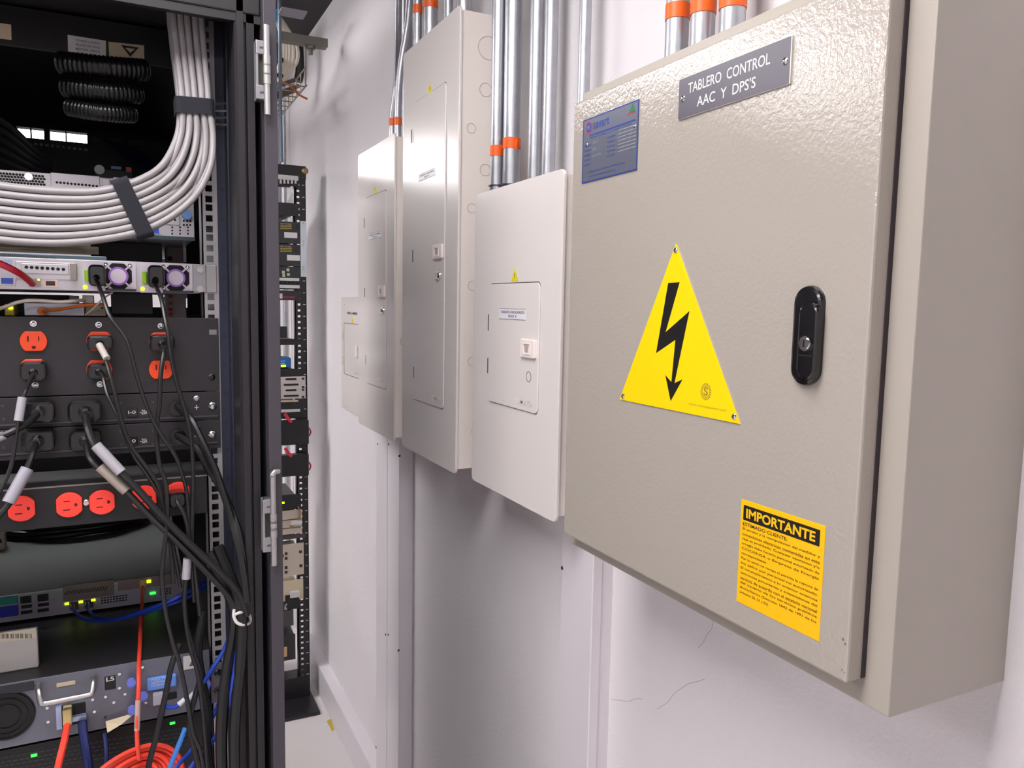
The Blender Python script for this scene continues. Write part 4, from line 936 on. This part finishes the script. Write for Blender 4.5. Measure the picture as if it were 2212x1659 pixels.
# blue patch cables
BL = [('blue patch cable from the left port of the lilac server plate',[(156,1306,1.488),(160,1318,1.46),(180,1336,1.42),(225,1341,1.38),(275,1331,1.35),(330,1312,1.32),(380,1292,1.29),(430,1264,1.32),(462,1246,1.36)],.0030,CABU),
      ('blue patch cable from the right port of the lilac server plate',[(188,1302,1.488),(192,1318,1.46),(210,1334,1.42),(250,1338,1.38),(310,1324,1.34),(370,1304,1.30),(410,1288,1.305),(450,1264,1.335),(466,1252,1.37)],.0030,CABU),
      ('blue cable curving past the screws of the storage unit ear',[(506,1335,1.2),(494,1380,1.19),(480,1412,1.185),(462,1440,1.18),(446,1466,1.18),(430,1486,1.19),(418,1500,1.21)],.0034,CABU),
      ('short blue cable with white boots under the blue pull tag',[(352,1522,1.235),(362,1527,1.22),(378,1527,1.215),(390,1520,1.215),(402,1508,1.215)],.0034,CABU),
      ('blue cable end rising beside the right ear of the storage unit',[(476,1508,1.2),(470,1528,1.19),(460,1546,1.19),(452,1562,1.2)],.0036,CABU),
      ('blue cable slanting down at the rail foot',[(478,1568,1.2),(466,1590,1.19),(452,1612,1.19),(436,1640,1.19),(420,1680,1.19)],.0036,CABU),
      ('bright sky blue cable slanting below the green light',[(401,1572,1.17),(392,1596,1.165),(380,1625,1.16),(366,1660,1.155),(355,1690,1.15)],.0037,CABUL),
      ('blue cable nearest the bright sky blue one at the bottom edge',[(425,1602,1.2),(408,1628,1.19),(385,1652,1.18),(365,1685,1.175)],.0034,CABU),
      ('blue cable at the bottom edge nearest the rail',[(440,1622,1.17),(424,1642,1.165),(405,1668,1.16),(395,1690,1.16)],.0034,CABU),
      ('blue cable running straight down between the thick black cables',[(513,1400,1.145),(508,1440,1.14),(502,1480,1.14),(497,1528,1.15)],.0030,CABU),
      ('dark blue cable hanging below the module bay of the storage unit',[(178,1560,1.25),(181,1590,1.235),(187,1625,1.22),(196,1690,1.21)],.0062,mat('cable_dark_navy',(16,30,84),.5)),
      ('thin dark blue cable hanging beside the red coil',[(226,1585,1.235),(229,1610,1.22),(230,1640,1.21),(229,1690,1.2)],.0030,mat('cable_dark_navy',(16,30,84),.5))]
for lab_,pts,r,m_ in BL: cable('patch_cable', lab_, 'network cable', pts, r, m_)
for lab_,a,b in (('white boot on the short blue cable',(387,1522,1.2145),(400,1510,1.2145)),('white boot on the blue cable by the storage ear',(412,1506,1.212),(421,1496,1.204))):
    m = MB(); m.smooth = True; m.cyl(aY(*a),aY(*b),.0046,10,.0038); tag(m.build('cable_boot', mat('boot_white',(206,202,210),.4)), lab_, 'cable boot')
# red and orange fibres, crimson cable, cream cables
cable('fibre_cable', 'red fibre cord dropping from the lilac server plate to the red coil', 'fibre cable', [(308,1268,1.488),(308,1285,1.46),(307,1310,1.42),(304,1350,1.36),(302,1400,1.30),(300,1440,1.24),(300,1480,1.215),(298,1520,1.205),(296,1570,1.195),(297,1610,1.19),(300,1640,1.19)], .0031, CABR)
A_,B_ = aY(298.5,1512,1.2065),aY(296,1578,1.1945); m = MB(); m.smooth = True; m.cyl(A_,B_,.0040,10); tag(m.build('cord_label', mat('label_red_grey',(176,150,146),.5)), 'pale wrapped label on the red fibre cord', 'label')
cable('fibre_cable', 'red fibre cord hanging from the tan plug in the storage unit', 'fibre cable', [(146,1562,1.245),(142,1585,1.225),(136,1612,1.21),(129,1640,1.2),(118,1690,1.19)], .0048, CABR)
m = MB(); fbox(m,(136,1526,156,1562),1.2495,.010,.006,.002); tag(m.build('fibre_plug', TAN), 'tan fibre plug pushed into the storage unit bay', 'plug')
m = MB()
for k in range(8):
    r_ = .052-.0045*k; c = aY(292,1692,1.19+.004*(k%3)); m.tube([(c.x+r_*math.cos(a_)*1.25,c.y+.012*math.sin(a_*2),c.z+r_*math.sin(a_)) for a_ in [2*math.pi*i/16 for i in range(16)]], .0032, 8, 4, True)
tag(m.build('fibre_coil', CABR), 'coiled red fibre cord at the bottom edge of the rack', 'fibre cable')
cable('patch_cable', 'crimson cable plugged into the silver server beside the blue video port', 'network cable', [(-300,500,1.22),(-200,500,1.21),(-100,527,1.2),(-20,562,1.2),(10,574,1.2),(38,588,1.21),(58,602,1.235),(70,613,1.262)], .0044, CABRD)
cable('patch_cable', 'cream flat cable waving over the silver fibre box', 'network cable', [(-300,672,1.25),(-150,690,1.25),(-60,684,1.255),(8,664,1.28),(35,654,1.28),(62,649,1.28),(95,650,1.28),(130,652,1.28),(160,650,1.28),(182,648,1.3)], .0026, CABW)
cable('fibre_cable', 'orange fibre lying over the silver fibre box', 'fibre cable', [(92,672,1.305),(125,669,1.295),(165,662,1.29),(200,658,1.29),(228,657,1.3)], .0022, CABO)
cable('patch_cable', 'thin cream cable slanting before the cream box', 'network cable', [(184,681,1.292),(200,668,1.288),(222,646,1.286),(243,632,1.295)], .0014, CABW)
# dark cables in the upper gap
for k in range(5):
    cable('patch_cable', 'dark grey cable slanting in the upper left gap of the rack', 'network cable', [(-40,238+k*22,1.62),(20,272+k*20,1.6),(70,318+k*14,1.6),(110,352+k*8,1.62)], .0048, mat('cable_charcoal',(40,38,42),.5), 'dark grey cables in the upper left gap')
for k in range(6):
    cable('patch_cable', 'dark blue cable slanting above the silver server in the upper gap', 'network cable', [(225+k*13,302+k*4,1.95),(258+k*13,328+k*3,1.9),(300+k*11,360+k*2,1.85),(332+k*9,392,1.8)], .0040, mat('cable_dim_blue',(20,44,96),.5), 'dark blue cables in the upper gap')

# ================================================================== FAR TWO-POST RACK
FY = 3.0
fr = thing('open_frame_rack', 'black open two-post rack standing far back by the white wall', 'equipment rack', (.36,3.05,0))
for x0_,x1_ in ((.568,.611),(.105,.148)):
    m = MB(); m.box(x0_,x0_+.010,FY,FY+.003,.03,zz(.50)); m.box(x0_+.020,x1_,FY,FY+.003,.03,zz(.50)); last = .03
    z = .06
    while z < zz(.49):
        m.box(x0_+.010,x0_+.020,FY,FY+.003,last,z-.004); last = z+.004; z += .0222
    m.box(x0_+.010,x0_+.020,FY,FY+.003,last,zz(.5)); m.box(x1_-.003,x1_,FY,FY+.075,.03,zz(.50)); m.box(x0_,x0_+.003,FY,FY+.03,.03,zz(.5))
    m.build('upright', RACKB, fr)
    m = MB(); k = 0; z = .06
    while z < zz(.49): m.box(x1_-.013,x1_-.004,FY-.0008,FY,z-.0012,z+.0012); z += .0444
    m.build('unit_marks', LABW, fr)
MB().box(.105,.613,FY-.003,FY+.08,zz(.455),zz(.503),.001).build('top_beam', RACKB, fr)
p = aY(659,369,FY-.003); MB().dome((p.x,FY-.003,p.z),(0,-1,0),.013,.4).build('bolt', BRASS, fr)
m = MB(); m.box(.07,.62,FY-.14,FY+.16,.002,.014); m.box(.105,.611,FY-.003,FY+.07,.014,.10); m.build('base_plate', RACKB, fr)
def fdev(name, label, cat, py0, py1, m_, px1=649, depth=.12, Y=FY, px0=None):
    a = rc(560,py0,px1,py1,Y); x0_ = .15 if px0 is None else aY(px0,(py0+py1)/2,Y).x
    if Y == FY and depth > .03:
        t = device(name, label, cat, x0_, a[1], Y-.003, a[2], a[3], .0026, m_, .0006, body='face_plate')
        MB().box(max(x0_,.152),min(a[1]-.004,.560),Y-.0006,Y+depth,a[2]+.001,a[3]-.001).build('chassis', m_, t); return t
    return device(name, label, cat, x0_, a[1], Y-.002, a[2], a[3], depth, m_, .001)
def fp_(name, px, m_, par, d=.004, Y=None): return fpart(name, px, (FY-.003) if Y is None else Y, m_, par, d)
d_ = fdev('patch_strip','white terminal strip with dark plugs at the top of the far rack','patch panel',376,400,mat('far_dark',(34,32,36),.5),645,.05)
fp_('strip',(560,377,644,387),LABW,d_)
for k in range(5): fp_('plug',(604+k*8,388,608+k*8,397),LABW,d_,.006)
d_ = fdev('rack_shelf','grey-sided shelf near the top of the far rack','shelf',437,465,mat('shelf_black',(26,25,27),.5),645,.3)
m = MB(); a = aY(640,404,FY); b = aY(640,455,FY); m.prism('X',[(FY,b.z),(FY,a.z),(FY+.03,a.z),(FY+.30,b.z+.01),(FY+.30,b.z)],a.x-.004,a.x); m.build('side_bracket', mat('bracket_grey',(118,112,116),.5), d_)
for y0_,lb,x_ in ((478,'upper of two black boxes with white stickers in the far rack',614),(527,'lower of two black boxes with white stickers in the far rack',620)):
    d_ = fdev('network_modem',lb,'network device',y0_,y0_+47,mat('modem_black',(40,39,43),.45),649,.2)
    o = fp_('sticker',(x_,y0_+24,x_+28,y0_+36),LABW,d_,.001)
    m = MB()
    for j in range(2):
        for k in range(6): fbox(m,(606+k*4.2,y0_+9+j*5,608.5+k*4.2,y0_+12+j*5),FY-.003,.001)
    m.build('indicator_row', LEDA, d_)
    fp_('button',(639,y0_+8,645,y0_+16),BLKPL,d_,.003)
    m = MB(); ftext(m,'NETWORK',(605,y0_+4,630,y0_+7.5),FY-.0033); m.build('lettering', mat('ink_light_grey',(150,146,146),.5), d_)
d_ = device('galvanised_bracket','light galvanised bracket strip on the far rack upright','bracket',aY(649,540,FY).x,aY(661,540,FY).x,FY-.006,aY(655,598,FY).z,aY(655,478,FY).z,.004,GALVL,.0006)
for q in ((655,482),(655,522),(655,530),(655,576),(655,582)): fpart('bolt',(q[0]-2,q[1]-2,q[0]+2,q[1]+2),FY-.006,STEEL,d_,.002)
d_ = fdev('network_modem','black box with a four-petal vent in the far rack','network device',576,601,mat('modem_black',(40,39,43),.45),650,.2)
for dx,dy in ((-6,0),(4,-5),(5,5),(-5,7)): fp_('petal',(618+dx-3,588+dy-3,618+dx+3,588+dy+3),mat('petal_green_white',(176,190,160),.5),d_,.001)
d_ = fdev('patch_strip','upper patch panel with two white label strips in the far rack','patch panel',602,625,mat('far_dark',(34,32,36),.5),648,.05)
fp_('label_strip',(560,600,646,606),LABW,d_); fp_('label_strip',(560,615,647,622),LABW,d_)
for k in range(5): fp_('port',(604+k*9,608,609+k*9,613),HOLE,d_,.001)
d_ = fdev('switch_unit','black unit with a red text line in the far rack','network device',627,648,mat('modem_black',(40,39,43),.45),648,.2)
m = MB(); ftext(m,'HIGH SPEED',(612,640,637,644),FY-.0033,.02); m.build('lettering', REDI, d_); fp_('white_tab',(602,634,610,645),LABW,d_,.001)
d_ = fdev('rack_shelf','dark shelf with clutter below the white gap in the far rack','shelf',732,745,mat('shelf_black',(26,25,27),.5),650,.3)
fp_('clutter',(603,705,620,730),mat('far_dark',(34,32,36),.5),d_,.002); 
d_ = fdev('rack_shelf','dark shelf holding the blue box in the far rack','shelf',797,814,mat('shelf_black',(26,25,27),.5),651,.3)
d_ = device('blue_modem','small bright blue box with a lit yellow-green light','network device',aY(570,785,FY).x,aY(630,785,FY).x,FY+.01,aY(615,795.5,FY).z,aY(615,773,FY).z,.1,BOXBLU,.003)
fpart('status_light',(607,788.5,617,792.5),FY+.01,LEDY,d_,.002); m = MB()
for k in range(2): fbox(m,(606,779+k*5,616,781+k*5),FY+.01,.001)
m.build('lettering', mat('ink_pale_blue',(140,180,220),.5), d_)
d_ = fdev('slotted_blank','pale panel with dark slots in the far rack','rack panel',814,862,mat('panel_pale',(196,190,186),.5),660,.03,FY-.004)
for y_,x0_,x1_ in ((819,617,640),(831,613,645),(843,617,640),(855,613,645)): fpart('slot',(x0_,y_-2,x1_,y_+2),FY-.006,HOLE,d_,.001)
for y_ in (818,836,842,857): fpart('bolt',(652,y_-2,657,y_+2),FY-.006,BLKI,d_,.002)
d_ = fdev('patch_strip','lower patch panel with white label strips above the large black box','patch panel',864,905,mat('far_dark',(34,32,36),.5),655,.06)
fp_('label_strip',(560,865,644,869),LABC,d_); fp_('label_strip',(560,885,648,891),LABW,d_)
for y0_,y1_,lb in ((910,962,'upper large black box with a red cord in the far rack'),(984,1030,'lower large black box with a red cord in the far rack')):
    d_ = fdev('battery_box',lb,'power backup',y0_,y1_,mat('battery_black',(18,18,20),.5),667,.036,FY-.04)
    MB().tube([aY(px,py,FY-.045) for px,py in ((616,y0_-16),(622,y0_-6),(630,y0_+2))],.006,8,4).build('red_cord', mat('cord_red',(206,44,66),.4), d_)
    MB().tube([aY(px,py,FY-.03) for px,py in ((667,y0_+14),(671,y0_+22),(668,y0_+32))],.003,6,4).build('red_loop', mat('cord_red',(206,44,66),.4), d_)
d_ = fdev('switch_unit','black switch with a green light in the far rack','network device',1070,1102,mat('modem_black2',(24,24,27),.45),650,.2)
m = MB(); fbox(m,(608,1084,614,1088),FY-.003,.003); m.build('status_light', LEDY, d_)
d_ = fdev('telecom_block','beige terminal block with a white tag in the far rack','terminal block',1104,1156,BEIGE,652,.08)
for y_ in (1122,1140): fp_('groove',(600,y_,650,y_+1.5),mat('groove_brown',(90,76,62),.6),d_,.001)
fp_('tag',(628,1123,650,1132),LABW,d_,.014); m = MB(); m.tube([aY(px,py,FY-.012) for px,py in ((644,1094),(648,1108),(646,1122),(638,1132),(626,1138))],.003,6,4); m.build('tan_wire', mat('wire_tan',(150,112,60),.5), d_)
d_ = fdev('rack_shelf','thin shelf under the beige terminal block in the far rack','shelf',1157,1166,mat('shelf_dark_grey',(66,60,64),.5),660,.2)
d_ = fdev('telecom_block','upper beige panel with clustered holes in the far rack','terminal block',1177,1246,BEIGE,656,.05)
for q in ((618,1196),(618,1206),(610,1201),(618,1226),(618,1236),(649,1192),(650,1222)): fp_('hole',(q[0]-3,q[1]-3,q[0]+3,q[1]+3),mat('hole_olive',(56,50,34),.6),d_,.001)
d_ = fdev('telecom_block','lower beige panel with a white tagged wire in the far rack','terminal block',1256,1300,mat('telecom_cream',(206,194,164),.5),655,.05)
fp_('dark_loop',(616,1284,646,1296),BLKI,d_,.004); fp_('tag',(626,1276,646,1288),LABW,d_,.016)
d_ = fdev('network_modem','small black box with pale writing near the far rack foot','network device',1300,1320,mat('modem_black2',(24,24,27),.45),645,.15); m = MB(); ftext(m,'AC',(614,1304,620,1318),FY-.0033,.03); m.build('lettering', LABW, d_)
d_ = fdev('rack_shelf','grey bracket piece low in the far rack','shelf',1322,1356,mat('bracket_grey_dark',(70,66,68),.5),634,.2)
d_ = fdev('battery_unit','charcoal unit with a colour sticker at the far rack foot','power backup',1375,1430,mat('unit_charcoal',(44,42,46),.5),638,.3); fp_('sticker',(606,1398,620,1419),mat('sticker_peach',(206,170,120),.5),d_,.001)

# wall trunking behind the far rack
for px,lb in ((598,'white vertical trunking behind the far rack, far one'),(620,'white vertical trunking behind the far rack, near one')):
    p = aX(px,690,XW); t = thing('cable_trunking', lb, 'cable trunking', (XW,p.y,0))
    MB().box(XW-.03,XW,p.y-.05,p.y+.05,.14,2.3 if px == 598 else 2.0,.002).build('channel', PVC, t)

# ================================================================== OVERHEAD TRAYS AND BUNDLES
lt = thing('ladder_tray', 'dark cable ladder tray hung over the server rack top', 'cable tray', (.03,2.9,zz(.83)))
xa,xb,zt = -.16,.22,zz(.80)
for x_ in (xa,xb): MB().box(x_-.012,x_,1.55,4.3,zt,zt+.075).build('side_rail', TRAYM, lt)
for k in range(10): MB().box(xa,xb-.012,1.6+k*.29,1.63+k*.29,zt+.004,zt+.024).build('rung', TRAYM, lt)
MB().box(xa,xb-.012,1.56,4.29,zt+.0245,zt+.027).build('shadow_sheet', TRAYM, lt)  # unseen solid sheet added to strengthen the tray's shadow on the wall
for y_ in (1.9,3.9):
    for x_ in (xa-.006,xb-.006): MB().cyl((x_,y_,zt),(x_,y_,H+1.075),.005,8).build('hanger_rod', STRUT, lt)
su = thing('strut_channel', 'galvanised strut crossing under the overhead tray with a hanging bolt', 'support strut', (.55,2.75,zz(.86)))
a = aY(596,10,2.75); b = aY(706,34,2.75)
m = MB(); m.box(.215,b.x,2.735,2.775,zz(.862),zz(.890),.002); m.build('channel', STRUT, su)
p = aY(671,40,2.75); MB().cyl((.30,2.755,zz(.89)),(.30,2.755,H+1.075),.005,8).build('hanger_rod', STRUT, su); MB().cyl((p.x,2.755,zz(.835)),(p.x,2.755,zz(.862)),.008,12).build('bolt', STRUT, su); MB().cyl((p.x,2.755,zz(.852)),(p.x,2.755,zz(.862)),.016,6).build('nut', STRUT, su)
m = MB(); m.box(aY(612,4,2.6).x,aY(668,4,2.6).x,2.63,2.7,zz(.925),zz(.93)); 
tag(m.build('grey_cover_plate', mat('cover_plate_grey',(150,150,158),.4)), 'flat grey cover plate above the strut channel', 'cover plate')
# threaded rod
p = aY(606,200,2.7); tag(MB().cyl((p.x,2.7,zz(.46)),(p.x,2.7,H+1.075),.006,10).build('hanging_rod', mat('rod_blue_grey',(110,124,140),.4,.5)), 'thin threaded rod hanging from the ceiling by the rack edge', 'rod')
# wire basket tray low on the wall
wb = thing('wire_basket_tray', 'wire basket tray holding cables on the wall above the far rack', 'cable tray', (.44,3.0,zz(.712)))
def bk(u, v): return None
Wx0,Wx1,Wz,Ya_,Yb_ = .33,.552,zz(.712),2.68,3.40
for k in range(10):
    y_ = Ya_+.02+k*.075; m = MB(); m.tube([(Wx0,y_,Wz+.06),(Wx0,y_,Wz),(Wx1,y_,Wz),(Wx1,y_,Wz+.06)], .0026, 6, 1); m.build('cross_wire', mat('basket_wire',(150,140,124),.4,.5), wb)
for x_,z_ in ((Wx0,Wz+.06),(Wx0,Wz),(Wx0+.07,Wz),(Wx0+.14,Wz),(Wx1,Wz),(Wx1,Wz+.06)):
    MB().cyl((x_,Ya_,z_),(x_,Yb_,z_),.0028,8).build('long_wire', mat('basket_wire',(150,140,124),.4,.5), wb)
# white cable drop
for k in range(12):
    o_ = (k%6)*6.2; v = (k//6)*.03; w_ = .55+.09*(k%6)
    pts = [(598+o_*.15,32+k,3.05+v),(603+o_*.55,62,3.05+v),(609+o_*w_,95+2*(k%3),3.05+v),(607+o_*(w_+.1),130,3.05+v),(601+o_*.85,152,3.07+v),(592+o_*.5,172+(k%4)*4,3.1+v)]
    cable('hanging_cable', 'cream cable in the hanging drop above the far rack', 'cable', pts, .0085, mat('cable_cream_drop',(206,196,180),.5), 'cream cables of the hanging drop', 5, 8)
for lb,a,b in (('black tie round the cream cable drop, higher one',(600,125),(612,133)),('black tie round the cream cable drop, lower one',(598,160),(612,165))):
    m = MB(); fbox(m,(a[0],a[1],b[0],b[1]),3.03,.004,.02); tag(m.build('cable_tie', BLKI), lb, 'cable tie')
cable('hanging_cable', 'short bright blue cable at the top of the cream drop', 'cable', [(595,45,3.0),(598,34,3.0),(604,26,3.0)], .014, mat('cable_sky',(40,130,200),.5))
m = MB(); m.tube([aY(px,py,3.35) for px,py in ((646,60),(646,104),(648,150),(644,176))], .018, 8, 4); tag(m.build('hanging_cable', CABKT), 'black cable dropping from the overhead tray onto the basket', 'power cable')
cable('hanging_cable', 'thin orange cable straggling out of the wire basket', 'cable', [(612,178,2.75),(622,182,2.74),(634,192,2.74),(645,204,2.74),(664,214,2.73)], .0034, mat('cable_rust',(190,92,50),.5))
for k,(x_,y_) in enumerate(((600,186),(606,200),(598,210))):
    cable('network_cable', 'tangled brown cable in the wire basket', 'cable', [(x_-20,y_+6,2.85),(x_,y_,2.82),(x_+22,y_-8,2.84),(x_+38,y_-14,2.9)], .007, mat('cable_umber',(92,76,60),.6), 'tangled cables in the wire basket')
# conduit pair behind the basket
for px,lb in ((600,'wide bare conduit behind the far rack, running down the wall'),(613,'slim bare conduit behind the far rack, running down the wall')):
    p = aX(px,315,.66); conduit(lb, [(.66,p.y,.001),(.66,p.y,ZC)], .016 if px == 600 else .010)

m = MB(); p = aZ(713,1556,.002); q = aZ(718,1575,.002)
m.prism('Z', [(p.x-.012,p.y),(p.x+.004,p.y+.01),(q.x+.006,q.y),(q.x-.004,q.y-.012)], .0004, .0022)
tag(m.build('paper_scrap', mat('scrap_yellow',(190,170,60),.7)), 'yellowish scrap on the floor against the skirting trunking', 'scrap')

# ================================================================== LIGHTS, CAMERA
LZ = H+1.075
LUM = [(-.45,.50,1,'ceiling luminaire over the spot before the server rack'),(-.6,2.75,1,'ceiling luminaire above the rack rear'),(-.9,5.4,0,'ceiling luminaire mirrored in the tallest breaker panel'),(-.29,6.3,0,'ceiling luminaire glimpsed through the rack gap'),
       (-.9,-2.75,1,'added fill luminaire back along the aisle'),(-1.92,2.75,1,'ceiling luminaire beside the one above the rack rear'),  # aisle lamp is an added fill for panel sides and rack fronts
       (-2.7,.54,1,'added fill luminaire of the second row before the racks')]  # added lamp, lifts the ambient light
for x,y,along,lab in LUM:
    t = thing('ceiling_luminaire', lab, 'ceiling light', (x,y,LZ), 'fluorescent ceiling luminaires')
    a,b = (.62,.30) if along else (.30,.62) if y > 6 else (.28,.46)
    MB().ring('Z', rrect(x-a,x+a,y-b,y+b,.01,2), rrect(x-a+.015,x+a-.015,y-b+.015,y+b-.015,.005,2), LZ-.03, LZ).build('frame', mat('luminaire_white',(235,235,235),.5), t)
    MB().box(x-a+.016,x+a-.016,y-b+.016,y+b-.016,LZ-.08,LZ-.018,.012).build('diffuser', LAMP, t)
w = bpy.data.worlds.new('world'); bpy.context.scene.world = w; w.use_nodes = True
w.node_tree.nodes['Background'].inputs['Color'].default_value = (.02,.02,.02,1)
cd = bpy.data.cameras.new('camera'); co = bpy.data.objects.new('camera', cd); C.objects.link(co)
cd.sensor_width = 36; cd.lens = 36*FPX/IW; cd.clip_start = .01; cd.clip_end = 50
M = Matrix((CR, -CD, -CW)).transposed().to_4x4(); M.translation = Vector((0,0,H)); co.matrix_world = M
sc = bpy.context.scene; sc.camera = co
vs = sc.view_settings; sc.display_settings.display_device = 'sRGB'
vs.view_transform = 'Standard'; vs.look = 'None'; vs.gamma = 1; vs.use_curve_mapping = False; vs.exposure = 0
sc.cycles.use_denoising = True
sc.cycles.max_bounces = 8; sc.cycles.diffuse_bounces = 5; sc.cycles.glossy_bounces = 4
sc.cycles.caustics_reflective = False; sc.cycles.caustics_refractive = False
